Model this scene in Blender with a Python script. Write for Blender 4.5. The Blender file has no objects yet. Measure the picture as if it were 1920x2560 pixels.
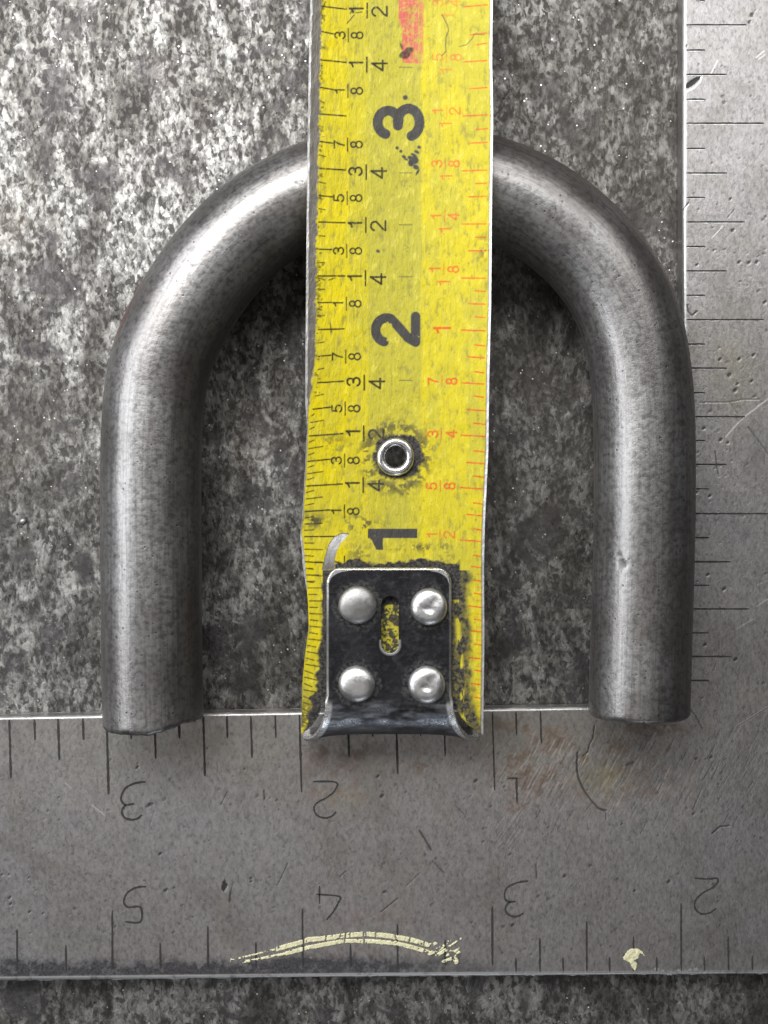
import bpy, math, random
import numpy as np
from mathutils import Vector

# ------------------------------------------------------------------ units: 1 Blender unit = 1 inch
random.seed(7)
rng = np.random.default_rng(11)
scene = bpy.context.scene
scene.unit_settings.system = 'IMPERIAL'
scene.unit_settings.scale_length = 0.0254
col = scene.collection

# ------------------------------------------------------------------ camera
TH = 0.12                       # thickness of the framing square
CZ = TH + 6.5                   # camera height
F = 3120.0                      # focal length in photo pixels
cam_d = bpy.data.cameras.new('camera')
cam = bpy.data.objects.new('camera', cam_d)
col.objects.link(cam)
cam.location = (0, 0, CZ)
cam.rotation_euler = (0, 0, 0)
cam_d.sensor_fit = 'VERTICAL'
cam_d.sensor_height = 36
cam_d.sensor_width = 27
cam_d.lens = 36 * F / 2560
cam_d.clip_start = 0.05
cam_d.clip_end = 500
scene.camera = cam

# ------------------------------------------------------------------ world and lamps
world = bpy.data.worlds.new('World')
scene.world = world
world.use_nodes = True
bg = world.node_tree.nodes['Background']
bg.inputs[0].default_value = (0.90, 0.93, 1.0, 1)
bg.inputs[1].default_value = 0.02

def area(name, loc, target, sx, sy, power, color=(1, 1, 1)):
    d = bpy.data.lights.new(name, 'AREA')
    d.shape = 'RECTANGLE'
    d.size = sx
    d.size_y = sy
    d.energy = power
    d.color = color
    o = bpy.data.objects.new(name, d)
    col.objects.link(o)
    o.location = loc
    o.rotation_euler = (Vector(target) - Vector(loc)).to_track_quat('-Z', 'Y').to_euler()
    return o

area('skylight_lamp', (-3.0, 7.0, 9.5), (-0.4, 1.0, 0), 9, 4.6, 1550, (1.0, 0.99, 0.97))
area('blade_fill_lamp', (5.0, 6.2, 9.5), (1.0, 1.0, 0), 4.5, 5.6, 270, (1.0, 0.99, 0.97))  # added fill that brightens the blade, no second opening known
area('window_lamp', (-16, 3.5, 12), (0, 0.3, 0), 16, 6, 2250, (0.95, 0.97, 1.0))
area('overhead_fill_lamp', (-1, -7, 20), (0, 0, 0), 16, 7, 230, (1.0, 0.95, 0.90))  # added dim overhead fill for the tongue and bar tops
area('hook_fill_lamp', (3, -24, 9), (0, -0.5, 0), 9, 5, 600, (0.86, 0.92, 1.0))  # added low fill for the hook bend, no doorway known

scene.view_settings.view_transform = 'Standard'
scene.view_settings.look = 'None'
scene.view_settings.exposure = 0.0
scene.view_settings.gamma = 1.0

# ------------------------------------------------------------------ helpers
def W(px, py, z):
    """photo pixel seen on the level z -> world x, y"""
    k = (CZ - z) / F
    return (np.asarray(px, float) - 960) * k, (1280 - np.asarray(py, float)) * k

def new_mesh(name, verts, quads, attrs=None, smooth=True, mat=None, mats=None, midx=None):
    me = bpy.data.meshes.new(name)
    verts = np.asarray(verts, np.float32)
    quads = np.asarray(quads, np.int32)
    me.vertices.add(len(verts))
    me.vertices.foreach_set('co', verts.ravel())
    n = len(quads)
    k = quads.shape[1]
    me.loops.add(n * k)
    me.loops.foreach_set('vertex_index', quads.ravel())
    me.polygons.add(n)
    me.polygons.foreach_set('loop_start', np.arange(0, n * k, k, dtype=np.int32))
    me.update(calc_edges=True)
    me.polygons.foreach_set('use_smooth', np.full(n, smooth, bool))
    for kx, a in (attrs or {}).items():
        at = me.attributes.new(kx, 'FLOAT', 'POINT')
        a = np.asarray(a, np.float32).ravel()
        if len(a) < len(verts):
            a = np.concatenate([a, np.zeros(len(verts) - len(a), np.float32)])
        at.data.foreach_set('value', a)
    if mat:
        me.materials.append(mat)
    me.validate()
    return me

def link(name, me, parent=None, origin=(0, 0, 0)):
    """mesh data is given in world space; the object gets its origin at `origin`"""
    o = bpy.data.objects.new(name, me)
    col.objects.link(o)
    org = Vector(origin)
    if org.length > 0:
        n = len(me.vertices)
        co = np.empty(n * 3, np.float32)
        me.vertices.foreach_get('co', co)
        co = co.reshape(-1, 3) - np.array(org, np.float32)
        me.vertices.foreach_set('co', co.ravel())
        me.update()
    if parent:
        o.parent = parent
        o.location = org - parent.location
    else:
        o.location = org
    return o

def empty(name, loc, label, cat):
    o = bpy.data.objects.new(name, None)
    o.empty_display_size = 0.3
    col.objects.link(o)
    o.location = loc
    o['label'] = label
    o['category'] = cat
    return o

def grid_quads(ny, nx, keep=None):
    i = np.arange(ny * nx).reshape(ny, nx)
    # rows run down the picture (y decreasing), so this winding faces up
    q = np.stack([i[1:, :-1], i[1:, 1:], i[:-1, 1:], i[:-1, :-1]], -1)
    if keep is not None:
        return q[keep]
    return q.reshape(-1, 4)

def slab(X, Y, Z, zb, nb=9):
    """closed slab: dense top grid, skirt on all four sides, coarse underside. zb: array of underside heights"""
    ny, nx = Z.shape
    top = np.stack([X, Y, Z], -1).reshape(-1, 3)
    q = [grid_quads(ny, nx)]
    idx = np.arange(ny * nx).reshape(ny, nx)
    loop = np.concatenate([idx[0, :-1], idx[:-1, -1], idx[-1, :0:-1], idx[:0:-1, 0]])
    low = top[loop].copy()
    low[:, 2] = zb.reshape(-1)[loop]
    base = len(top)
    m = len(loop)
    a = np.arange(m)
    b = (a + 1) % m
    # separate copy of the rim so the corner stays crisp
    rim = top[loop]
    q.append(np.stack([base + a, base + b, base + m + b, base + m + a], -1))
    verts = [top, rim, low]
    base2 = base + 2 * m
    ci = np.unique(np.linspace(0, nx - 1, nb).astype(int))
    ri = np.unique(np.linspace(0, ny - 1, max(nb, ny // 12)).astype(int))
    bx = X[np.ix_(ri, ci)]
    by = Y[np.ix_(ri, ci)]
    bz = zb[np.ix_(ri, ci)]
    verts.append(np.stack([bx, by, bz], -1).reshape(-1, 3))
    q.append(grid_quads(len(ri), len(ci))[:, ::-1] + base2)
    return np.concatenate(verts), np.concatenate(q)

# ---- numpy value noise in pixel space
def vnoise(x, y, s, seed):
    r = np.random.default_rng(seed).random((256, 256)).astype(np.float32)
    x = np.asarray(x) / s + 40.3
    y = np.asarray(y) / s + 71.7
    xi = np.floor(x).astype(int)
    yi = np.floor(y).astype(int)
    fx = x - xi
    fy = y - yi
    fx = fx * fx * (3 - 2 * fx)
    fy = fy * fy * (3 - 2 * fy)
    g = lambda i, j: r[j & 255, i & 255]
    return (g(xi, yi) * (1 - fx) + g(xi + 1, yi) * fx) * (1 - fy) + (g(xi, yi + 1) * (1 - fx) + g(xi + 1, yi + 1) * fx) * fy

def fnoise(x, y, s, seed, octs=4, gain=0.55):
    t = 0
    a = 1
    n = 0
    for k in range(octs):
        t = t + a * vnoise(x, y, s / 2 ** k, seed + k)
        n += a
        a *= gain
    return t / n

def sstep(a, b, x):
    t = np.clip((x - a) / (b - a), 0, 1)
    return t * t * (3 - 2 * t)

# ---- 1-pixel canvases in photo space (with a margin), sampled onto the meshes as wear and print masks
MG = 40
CW, CH = 1920 + 2 * MG, 2560 + 2 * MG
def canvas():
    return np.zeros((CH, CW), np.float32)

def stroke(c, pts, w, val=1.0, soft=1.0):
    pts = [(float(a), float(b)) for a, b in pts]
    for (x0, y0), (x1, y1) in zip(pts[:-1], pts[1:]):
        m = w / 2 + soft + 1
        ax, bx = int(min(x0, x1) - m) + MG, int(max(x0, x1) + m) + 2 + MG
        ay, by = int(min(y0, y1) - m) + MG, int(max(y0, y1) + m) + 2 + MG
        ax, ay = max(ax, 0), max(ay, 0)
        bx, by = min(bx, CW), min(by, CH)
        if ax >= bx or ay >= by:
            continue
        gy, gx = np.mgrid[ay:by, ax:bx]
        gx = gx - MG - x0
        gy = gy - MG - y0
        dx, dy = x1 - x0, y1 - y0
        L2 = dx * dx + dy * dy + 1e-9
        t = np.clip((gx * dx + gy * dy) / L2, 0, 1)
        d = np.hypot(gx - t * dx, gy - t * dy)
        v = np.clip(0.5 + (w / 2 - d) / soft, 0, 1) * val
        sub = c[ay:by, ax:bx]
        np.maximum(sub, v, out=sub)

def disc(c, x, y, rx, ry=None, val=1.0, soft=1.0, rot=0.0):
    ry = ry or rx
    m = max(rx, ry) + soft + 1
    ax, bx = max(int(x - m) + MG, 0), min(int(x + m) + 2 + MG, CW)
    ay, by = max(int(y - m) + MG, 0), min(int(y + m) + 2 + MG, CH)
    if ax >= bx or ay >= by:
        return
    gy, gx = np.mgrid[ay:by, ax:bx]
    gx = gx - MG - x
    gy = gy - MG - y
    ca, sa = math.cos(rot), math.sin(rot)
    u = (gx * ca + gy * sa) / rx
    v = (-gx * sa + gy * ca) / ry
    d = (np.hypot(u, v) - 1) * min(rx, ry)
    val = np.clip(0.5 - d / soft, 0, 1) * val
    sub = c[ay:by, ax:bx]
    np.maximum(sub, val, out=sub)

def poly(c, pts, val=1.0):
    xs = [p[0] for p in pts]
    ys = [p[1] for p in pts]
    ax, bx = max(int(min(xs)) + MG - 1, 0), min(int(max(xs)) + MG + 2, CW)
    ay, by = max(int(min(ys)) + MG - 1, 0), min(int(max(ys)) + MG + 2, CH)
    gy, gx = np.mgrid[ay:by, ax:bx]
    gx = gx - MG
    gy = gy - MG
    ins = np.zeros(gx.shape, bool)
    n = len(pts)
    for i in range(n):
        x0, y0 = pts[i]
        x1, y1 = pts[(i + 1) % n]
        if y0 == y1:
            continue
        cond = ((y0 > gy) != (y1 > gy)) & (gx < (x1 - x0) * (gy - y0) / (y1 - y0) + x0)
        ins ^= cond
    sub = c[ay:by, ax:bx]
    sub[ins] = np.maximum(sub[ins], val)

def sample(c, px, py):
    x = np.clip(np.asarray(px) + MG, 0, CW - 1.001)
    y = np.clip(np.asarray(py) + MG, 0, CH - 1.001)
    xi = x.astype(int)
    yi = y.astype(int)
    fx = x - xi
    fy = y - yi
    return (c[yi, xi] * (1 - fx) + c[yi, xi + 1] * fx) * (1 - fy) + (c[yi + 1, xi] * (1 - fx) + c[yi + 1, xi + 1] * fx) * fy

def arc(cx, cy, rx, ry, a0, a1, n=14):
    return [(cx + rx * math.cos(math.radians(a0 + (a1 - a0) * i / n)), cy + ry * math.sin(math.radians(a0 + (a1 - a0) * i / n))) for i in range(n + 1)]

# glyphs in a box 0.62 wide, 1 high, y up (centre-line strokes)
GL = {
    '1': [[(0.12, 0.74), (0.24, 0.78), (0.34, 0.88), (0.38, 1.0), (0.38, 0.0)]],
    '2': [[*arc(0.31, 0.71, 0.26, 0.27, 165, -20, 14), (0.42, 0.47), (0.14, 0.2), (0.05, 0.02), (0.6, 0.02)]],
    '3': [[*arc(0.3, 0.74, 0.23, 0.25, 165, -80, 14), (0.24, 0.51)], [(0.24, 0.51), *arc(0.3, 0.26, 0.27, 0.26, 85, -165, 16)]],
    '4': [[(0.44, 0.0), (0.44, 0.98), (0.02, 0.27), (0.62, 0.27)]],
    '5': [[(0.54, 0.98), (0.14, 0.98), (0.08, 0.5), *arc(0.29, 0.31, 0.27, 0.3, 130, -160, 16)]],
    '7': [[(0.03, 0.98), (0.58, 0.98), (0.36, 0.55), (0.24, 0.0)]],
    '8': [arc(0.3, 0.75, 0.2, 0.23, 0, 360, 18), arc(0.3, 0.26, 0.25, 0.26, 0, 360, 18)],
}
def glyph(c, ch, cx, cy, h, w, wid=1.0, val=1.0):
    """glyph lying on its side: its top points left in the photo, it reads upward"""
    for st in GL[ch]:
        stroke(c, [(cx - (gy - 0.5) * h, cy - (gx - 0.31) * h * wid) for gx, gy in st], w, val)

# ------------------------------------------------------------------ node helpers
class NT:
    def __init__(s, name):
        s.m = bpy.data.materials.new(name)
        s.m.use_nodes = True
        s.t = s.m.node_tree
        s.bsdf = s.t.nodes['Principled BSDF']
    def n(s, typ, **kw):
        nd = s.t.nodes.new(typ)
        for k, v in kw.items():
            setattr(nd, k, v)
        return nd
    def put(s, sock, v):
        if hasattr(v, 'is_linked') or isinstance(v, bpy.types.NodeSocket):
            s.t.links.new(v, sock)
        elif v is not None:
            sock.default_value = v
    def coord(s, scale=(1, 1, 1), rot=(0, 0, 0)):
        tc = s.n('ShaderNodeTexCoord')
        mp = s.n('ShaderNodeMapping')
        mp.inputs['Scale'].default_value = scale
        mp.inputs['Rotation'].default_value = rot
        s.t.links.new(tc.outputs['Object'], mp.inputs[0])
        return mp.outputs[0]
    def noise(s, vec, scale, detail=4, rough=0.55, dist=0.0):
        nd = s.n('ShaderNodeTexNoise')
        s.t.links.new(vec, nd.inputs['Vector'])
        nd.inputs['Scale'].default_value = scale
        nd.inputs['Detail'].default_value = detail
        nd.inputs['Roughness'].default_value = rough
        nd.inputs['Distortion'].default_value = dist
        return nd.outputs['Fac']
    def voro(s, vec, scale, feature='F1', rand=1.0, out='Distance'):
        nd = s.n('ShaderNodeTexVoronoi', feature=feature)
        s.t.links.new(vec, nd.inputs['Vector'])
        nd.inputs['Scale'].default_value = scale
        nd.inputs['Randomness'].default_value = rand
        return nd.outputs[out]
    def attr(s, name):
        nd = s.n('ShaderNodeAttribute', attribute_name=name)
        return nd.outputs['Fac']
    def math(s, op, a, b=None, c=None, clamp=False):
        nd = s.n('ShaderNodeMath', operation=op, use_clamp=clamp)
        s.put(nd.inputs[0], a)
        if b is not None:
            s.put(nd.inputs[1], b)
        if c is not None:
            s.put(nd.inputs[2], c)
        return nd.outputs[0]
    def rng(s, v, a, b, c=0.0, d=1.0, smooth=False):
        nd = s.n('ShaderNodeMapRange', interpolation_type='SMOOTHSTEP' if smooth else 'LINEAR')
        s.put(nd.inputs[0], v)
        nd.inputs[1].default_value = a
        nd.inputs[2].default_value = b
        nd.inputs[3].default_value = c
        nd.inputs[4].default_value = d
        return nd.outputs[0]
    def mix(s, f, a, b, blend='MIX'):
        nd = s.n('ShaderNodeMix', data_type='RGBA', blend_type=blend)
        s.put(nd.inputs[0], f)
        for i, v in ((6, a), (7, b)):
            if isinstance(v, tuple):
                v = (v[0], v[1], v[2], 1)
            s.put(nd.inputs[i], v)
        return nd.outputs[2]
    def bump(s, h, strength=1.0, dist=0.01, prev=None):
        nd = s.n('ShaderNodeBump')
        s.put(nd.inputs['Height'], h)
        nd.inputs['Strength'].default_value = strength
        nd.inputs['Distance'].default_value = dist
        if prev is not None:
            s.t.links.new(prev, nd.inputs['Normal'])
        return nd.outputs[0]
    def out(s, color=None, rough=None, metal=None, normal=None, spec=None):
        b = s.bsdf
        if color is not None:
            s.put(b.inputs['Base Color'], (*color, 1) if isinstance(color, tuple) else color)
        s.put(b.inputs['Roughness'], rough)
        s.put(b.inputs['Metallic'], metal)
        if normal is not None:
            s.put(b.inputs['Normal'], normal)
        if spec is not None:
            s.put(b.inputs['Specular IOR Level'], spec)
        return s.m

def g(v, r=0.0, b=0.0):
    return (v + r, v, v + b)

# ---- scaly hot-rolled plate
def mat_plate():
    m = NT('scaled_steel_plate')
    co = m.coord()
    st = m.coord(scale=(1.0, 0.62, 1.0), rot=(0, 0, 0.6))
    big = m.noise(m.coord(scale=(1.0, 0.34, 1.0), rot=(0, 0, 0.9)), 3.4, 5, 0.6, 0.6)
    mid = m.noise(m.coord(scale=(1.0, 0.5, 1.0), rot=(0, 0, 0.8)), 7, 5, 0.65, 0.8)
    fine = m.noise(st, 38, 4, 0.62, 0.45)
    grit = m.noise(co, 80, 3, 0.6)
    patch = m.math('ADD', m.math('MULTIPLY', big, 0.5), m.math('MULTIPLY', mid, 0.5))
    pf = m.rng(patch, 0.42, 0.58, 0, 1, True)
    wob = m.n('ShaderNodeTexNoise')
    wob.inputs['Scale'].default_value = 40
    wob.inputs['Detail'].default_value = 2
    m.t.links.new(st, wob.inputs['Vector'])
    wv_ = m.n('ShaderNodeVectorMath', operation='MULTIPLY_ADD')
    m.t.links.new(wob.outputs['Color'], wv_.inputs[0])
    wv_.inputs[1].default_value = (0.028, 0.028, 0.0)
    m.t.links.new(st, wv_.inputs[2])
    def cells(scale):
        vd = m.n('ShaderNodeTexVoronoi')
        m.t.links.new(wv_.outputs[0], vd.inputs['Vector'])
        vd.inputs['Scale'].default_value = scale
        sp = m.n('ShaderNodeSeparateColor')
        m.t.links.new(vd.outputs['Color'], sp.inputs[0])
        return sp.outputs[0]
    c1 = cells(46)
    c2 = cells(74)
    cell = m.math('ADD', m.math('MULTIPLY', c1, 0.55), m.math('MULTIPLY', c2, 0.45))
    sm_ = m.math('ADD', m.math('MULTIPLY', fine, 0.62), m.math('MULTIPLY', cell, 0.38))
    speck = m.rng(m.math('ADD', sm_, m.math('MULTIPLY', m.math('SUBTRACT', mid, 0.5), 0.22)), 0.38, 0.64, 0, 1)
    dark = m.mix(pf, (0.060, 0.057, 0.055), (0.105, 0.101, 0.096))
    lite = m.mix(pf, (0.175, 0.168, 0.156), (0.44, 0.435, 0.42))
    c = m.mix(speck, dark, lite)
    blot = m.rng(m.noise(co, 3.6, 5, 0.66, 0.6), 0.52, 0.60, 0, 0.75, True)
    c = m.mix(blot, c, (0.085, 0.080, 0.083))
    rust = m.rng(m.noise(co, 1.1, 4, 0.6), 0.55, 0.74, 0, 0.22, True)
    c = m.mix(rust, c, (0.20, 0.155, 0.11))
    c = m.mix(m.math('MULTIPLY', m.attr('dim_grime'), 0.40), c, (0.10, 0.093, 0.082))  # light falloff painted in, plus scattered dull patches
    dp = m.voro(co, 21, out='Distance')
    dsel = m.rng(m.noise(co, 6, 3), 0.50, 0.60, 0, 1)
    c = m.mix(m.math('MULTIPLY', m.rng(dp, 0.17, 0.10, 0, 0.8), dsel), c, (0.02, 0.019, 0.02))
    # glints painted in as tiny near-white spots
    fl = m.voro(co, 26, out='Distance')
    gl = m.rng(fl, 0.13, 0.09, 0, 1)
    gsel = m.rng(m.noise(co, 12, 2), 0.54, 0.60, 0, 1)
    gl = m.math('MULTIPLY', gl, gsel)
    c = m.mix(gl, c, g(0.95))
    h = m.math('ADD', m.math('MULTIPLY', fine, 0.7), m.math('MULTIPLY', cell, 0.8))
    nrm = m.bump(h, 0.42, 0.012)
    nrm = m.bump(mid, 0.08, 0.03, nrm)
    rgh = m.rng(speck, 0, 1, 0.62, 0.49)
    rgh = m.math('SUBTRACT', rgh, m.math('MULTIPLY', gl, 0.2))
    return m.out(c, rgh, 0.95, nrm)

# ---- worn tool steel of the framing square
def mat_square():
    m = NT('worn_square_steel')
    co = m.coord()
    big = m.noise(co, 0.9, 5, 0.55)
    mid = m.noise(co, 6, 4, 0.6)
    fine = m.noise(m.coord(scale=(1, 0.55, 1), rot=(0, 0, 0.5)), 55, 3, 0.6)
    c = m.mix(m.rng(big, 0.35, 0.65), g(0.415, 0.018, 0.0), g(0.45, 0.012, 0.012))
    c = m.mix(m.rng(mid, 0.4, 0.7, 0, 0.35), c, (0.36, 0.34, 0.29))
    cloud = m.noise(co, 2.6, 5, 0.62, 0.6)
    c = m.mix(m.rng(cloud, 0.50, 0.66, 0, 0.4, True), c, (0.265, 0.245, 0.225))
    c = m.mix(m.rng(cloud, 0.46, 0.34, 0, 0.3, True), c, (0.50, 0.50, 0.50))
    c = m.mix(m.rng(fine, 0.30, 0.62, 0.40, 0), c, g(0.12))
    c = m.mix(m.rng(m.noise(m.coord(scale=(1, 0.6, 1), rot=(0, 0, 0.7)), 60, 3, 0.65), 0.33, 0.48, 0.38, 0), c, g(0.09))
    rust = m.attr('rust')
    rn = m.noise(co, 22, 4, 0.7)
    c = m.mix(m.math('MULTIPLY', rust, m.rng(rn, 0.3, 0.6, 0.45, 1.0)), c, (0.15, 0.108, 0.092))
    olive = m.attr('olive')
    c = m.mix(m.math('MULTIPLY', olive, 0.5), c, (0.30, 0.27, 0.15))
    c = m.mix(m.attr('bare'), c, g(0.66))
    c = m.mix(m.attr('pit'), c, g(0.045))
    bn = m.attr('burn')
    c = m.mix(bn, c, m.mix(m.rng(m.noise(co, 85, 3, 0.7), 0.35, 0.7), (0.035, 0.035, 0.04), (0.105, 0.10, 0.105)))
    rgh = m.math('ADD', m.rng(mid, 0.3, 0.7, 0.39, 0.48), m.math('MULTIPLY', m.math('ADD', bn, rust), 0.16))
    micro = m.noise(m.coord(scale=(1, 0.6, 1), rot=(0, 0, 0.7)), 75, 3, 0.65)
    h = m.math('ADD', m.math('MULTIPLY', fine, 0.25), m.math('MULTIPLY', micro, 0.6))
    nrm = m.bump(h, 0.22, 0.010)
    nrm = m.bump(m.math('SUBTRACT', m.math('MULTIPLY', m.attr('bare'), 0.3), m.attr('pit')), 0.16, 0.008, nrm)
    nrm = m.bump(m.noise(co, 1.5, 2), 0.10, 0.05, nrm)
    met = m.math('SUBTRACT', 0.9, m.math('MULTIPLY', m.math('MAXIMUM', rust, bn), 0.45))
    return m.out(c, rgh, met, nrm)

def mat_flat(name, color, rough, metal=0.0, var=0.3, scale=40, bump=0.2):
    m = NT(name)
    co = m.coord()
    n = m.noise(co, scale, 3, 0.6)
    c = m.mix(m.rng(n, 0.35, 0.65, 0, 1), tuple(x * (1 - var) for x in color), color)
    return m.out(c, rough, metal, m.bump(n, bump, 0.01))

# ---- mild steel bar
def mat_bar():
    m = NT('round_bar_steel')
    al = m.attr('along')
    ar = m.attr('around')
    cx = m.n('ShaderNodeCombineXYZ')
    m.put(cx.inputs[0], ar)
    m.put(cx.inputs[1], al)
    v = cx.outputs[0]
    def sc(sx, sy):
        mp = m.n('ShaderNodeMapping')
        mp.inputs['Scale'].default_value = (sx, sy, 1)
        m.t.links.new(v, mp.inputs[0])
        return mp.outputs[0]
    co = m.coord()
    streak = m.noise(sc(14, 1.1), 1.0, 4, 0.6)
    hair = m.noise(sc(60, 3.0), 1.0, 3, 0.6)
    big = m.noise(co, 2.2, 4, 0.6)
    mott = m.noise(co, 38, 3, 0.62)
    c = m.mix(m.rng(big, 0.4, 0.62, 0, 1, True), (0.285, 0.278, 0.275), (0.38, 0.375, 0.375))
    c = m.mix(m.rng(streak, 0.44, 0.62, 0, 0.5, True), c, (0.20, 0.185, 0.175))
    c = m.mix(m.rng(mott, 0.36, 0.54, 0.5, 0), c, g(0.11))
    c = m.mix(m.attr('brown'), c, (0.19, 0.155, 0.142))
    c = m.mix(m.attr('red'), c, (0.36, 0.12, 0.09))
    pv = m.voro(co, 26, out='Distance')
    pn = m.noise(co, 9, 3)
    pit = m.math('MULTIPLY', m.rng(pv, 0.19, 0.10, 0, 1, True), m.rng(pn, 0.46, 0.56, 0, 0.9))
    pit = m.math('MAXIMUM', pit, m.attr('pit'))
    c = m.mix(m.math('MULTIPLY', pit, 0.75), c, g(0.05))
    c = m.mix(m.rng(hair, 0.62, 0.72, 0, 0.5), c, g(0.55))
    h = m.math('ADD', m.math('MULTIPLY', mott, 0.55), m.math('MULTIPLY', hair, 0.14))
    h = m.math('SUBTRACT', h, m.math('MULTIPLY', pit, 0.25))
    nrm = m.bump(h, 0.22, 0.012)
    rgh = m.rng(m.math('ADD', m.math('MULTIPLY', big, 0.5), m.math('MULTIPLY', mott, 0.5)), 0.35, 0.65, 0.35, 0.47)
    return m.out(c, rgh, 0.92, nrm)

# ---- printed yellow tape
def mat_tape():
    m = NT('worn_yellow_tape')
    co = m.coord()
    lon = m.coord(scale=(1.0, 0.16, 1.0))
    st = m.noise(lon, 38, 4, 0.6)
    emb = m.noise(m.coord(scale=(1.0, 0.5, 1.0), rot=(0, 0, -0.25)), 34, 3, 0.6)
    big = m.noise(co, 3.0, 4, 0.6)
    dull = m.attr('dull')
    c = m.mix(dull, (0.715, 0.585, 0.002), (0.46, 0.42, 0.045))
    c = m.mix(m.rng(big, 0.38, 0.62, 0, 0.35), c, (0.52, 0.46, 0.03))
    c = m.mix(m.rng(st, 0.52, 0.72, 0, 0.5, True), c, (0.44, 0.39, 0.07))
    c = m.mix(m.rng(emb, 0.32, 0.44, 0.6, 0), c, (0.26, 0.235, 0.06))
    c = m.mix(m.rng(emb, 0.58, 0.68, 0, 0.35), c, (0.84, 0.74, 0.12))
    hairs = m.noise(m.coord(scale=(1.0, 0.05, 1.0)), 90, 2, 0.5)
    c = m.mix(m.rng(hairs, 0.60, 0.68, 0, 0.45), c, (0.36, 0.32, 0.05))
    c = m.mix(m.attr('pink'), c, (0.58, 0.13, 0.10))
    wear = m.rng(m.noise(co, 60, 3, 0.7), 0.30, 0.40, 0.25, 1)
    c = m.mix(m.math('MULTIPLY', m.attr('red'), m.rng(m.noise(co, 45, 3, 0.7), 0.34, 0.5, 0.75, 1.0)), c, (0.68, 0.10, 0.02))
    c = m.mix(m.math('MULTIPLY', m.attr('ink'), wear), c, (0.03, 0.026, 0.012))
    c = m.mix(m.math('MULTIPLY', m.attr('grey'), m.rng(m.noise(co, 55, 3, 0.7), 0.27, 0.35, 0.4, 1)), c, (0.058, 0.055, 0.052))
    bare = m.attr('bare')
    c = m.mix(m.rng(bare, 0, 0.6), c, m.mix(m.rng(bare, 0.62, 0.85), (0.21, 0.195, 0.175), g(0.72)))
    dn = m.noise(co, 70, 3, 0.7)
    d = m.attr('dirt')
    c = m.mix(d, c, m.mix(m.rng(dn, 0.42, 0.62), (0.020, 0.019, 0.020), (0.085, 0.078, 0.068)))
    rgh = m.math('ADD', m.rng(emb, 0.3, 0.7, 0.62, 0.50), m.math('MULTIPLY', d, 0.2))
    met = m.math('MULTIPLY', bare, 0.9)
    h = m.math('ADD', m.math('MULTIPLY', emb, 0.7), m.math('MULTIPLY', st, 0.35))
    nrm = m.bump(h, 0.6, 0.016)
    nrm = m.bump(m.math('SUBTRACT', m.math('MULTIPLY', dn, d), m.math('MULTIPLY', bare, 0.35)), 0.35, 0.012, nrm)
    return m.out(c, rgh, met, nrm, 0.28)

def mat_hook():
    m = NT('blackened_hook_steel')
    co = m.coord()
    n1 = m.noise(co, 30, 4, 0.7)
    n2 = m.noise(co, 7, 4, 0.6)
    c = m.mix(m.rng(n2, 0.42, 0.62), (0.009, 0.009, 0.011), (0.024, 0.024, 0.029))
    c = m.mix(m.rng(n1, 0.5, 0.7, 0, 0.5), c, (0.06, 0.06, 0.064))
    c = m.mix(m.attr('ring'), c, m.mix(m.rng(m.noise(co, 60, 3), 0.4, 0.6), (0.016, 0.016, 0.018), (0.085, 0.083, 0.082)))
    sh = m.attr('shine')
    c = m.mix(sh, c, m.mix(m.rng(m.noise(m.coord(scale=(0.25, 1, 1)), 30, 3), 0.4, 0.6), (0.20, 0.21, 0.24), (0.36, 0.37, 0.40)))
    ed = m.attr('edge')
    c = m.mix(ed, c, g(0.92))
    rgh = m.math('SUBTRACT', m.rng(n1, 0.3, 0.7, 0.36, 0.54), m.math('MULTIPLY', m.math('MAXIMUM', ed, sh), 0.18))
    met = m.math('ADD', 0.35, m.math('MULTIPLY', m.math('MAXIMUM', ed, sh), 0.6), clamp=True)
    return m.out(c, rgh, met, m.bump(n1, 0.4, 0.012))

def mat_silver(name, base=0.72, rough=0.28, tint=0.3):
    m = NT(name)
    co = m.coord()
    n1 = m.noise(co, 50, 4, 0.7)
    n2 = m.noise(co, 12, 3, 0.6)
    c = m.mix(m.rng(n2, 0.35, 0.65, 0, tint), g(base), (base * 0.6, base * 0.56, base * 0.52))
    c = m.mix(m.rng(n1, 0.55, 0.75, 0, 0.3), c, g(0.3))
    return m.out(c, m.rng(n1, 0.3, 0.7, rough, rough + 0.16), 0.95, m.bump(n1, 0.14, 0.008))

M_plate = mat_plate()
M_square = mat_square()
M_engrave = mat_flat('engraved_groove', (0.045, 0.043, 0.04), 0.75, 0.1, 0.5, 90)
M_groove_light = mat_flat('bright_groove_highlight', (0.75, 0.75, 0.75), 0.35, 0.9, 0.3, 70)
M_groove_light_soft = mat_flat('soft_groove_highlight', (0.52, 0.51, 0.50), 0.4, 0.9, 0.4, 50)
M_paint = mat_flat('cream_paint_marker', (0.80, 0.77, 0.50), 0.55, 0.0, 0.22, 60, 0.5)
M_bar = mat_bar()
M_tape = mat_tape()
M_hook = mat_hook()
M_rivet = mat_silver('aluminium_rivet', 0.70, 0.30, 0.25)
M_rivet_dull = mat_silver('dull_rivet', 0.50, 0.42, 0.6)
M_grommet = mat_silver('polished_grommet', 0.80, 0.20, 0.2)

# ================================================================== the plate everything lies on
def axis(lo, a, b, hi, step, far):
    """fine steps inside a..b, coarse outside"""
    parts = []
    if lo < a:
        n = max(2, int((a - lo) / far))
        parts.append(np.linspace(lo, a, n, endpoint=False))
    parts.append(np.linspace(a, b, int((b - a) / step) + 1))
    if hi > b:
        n = max(2, int((hi - b) / far))
        parts.append(np.linspace(b, hi, n + 1)[1:])
    return np.concatenate(parts)

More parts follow.
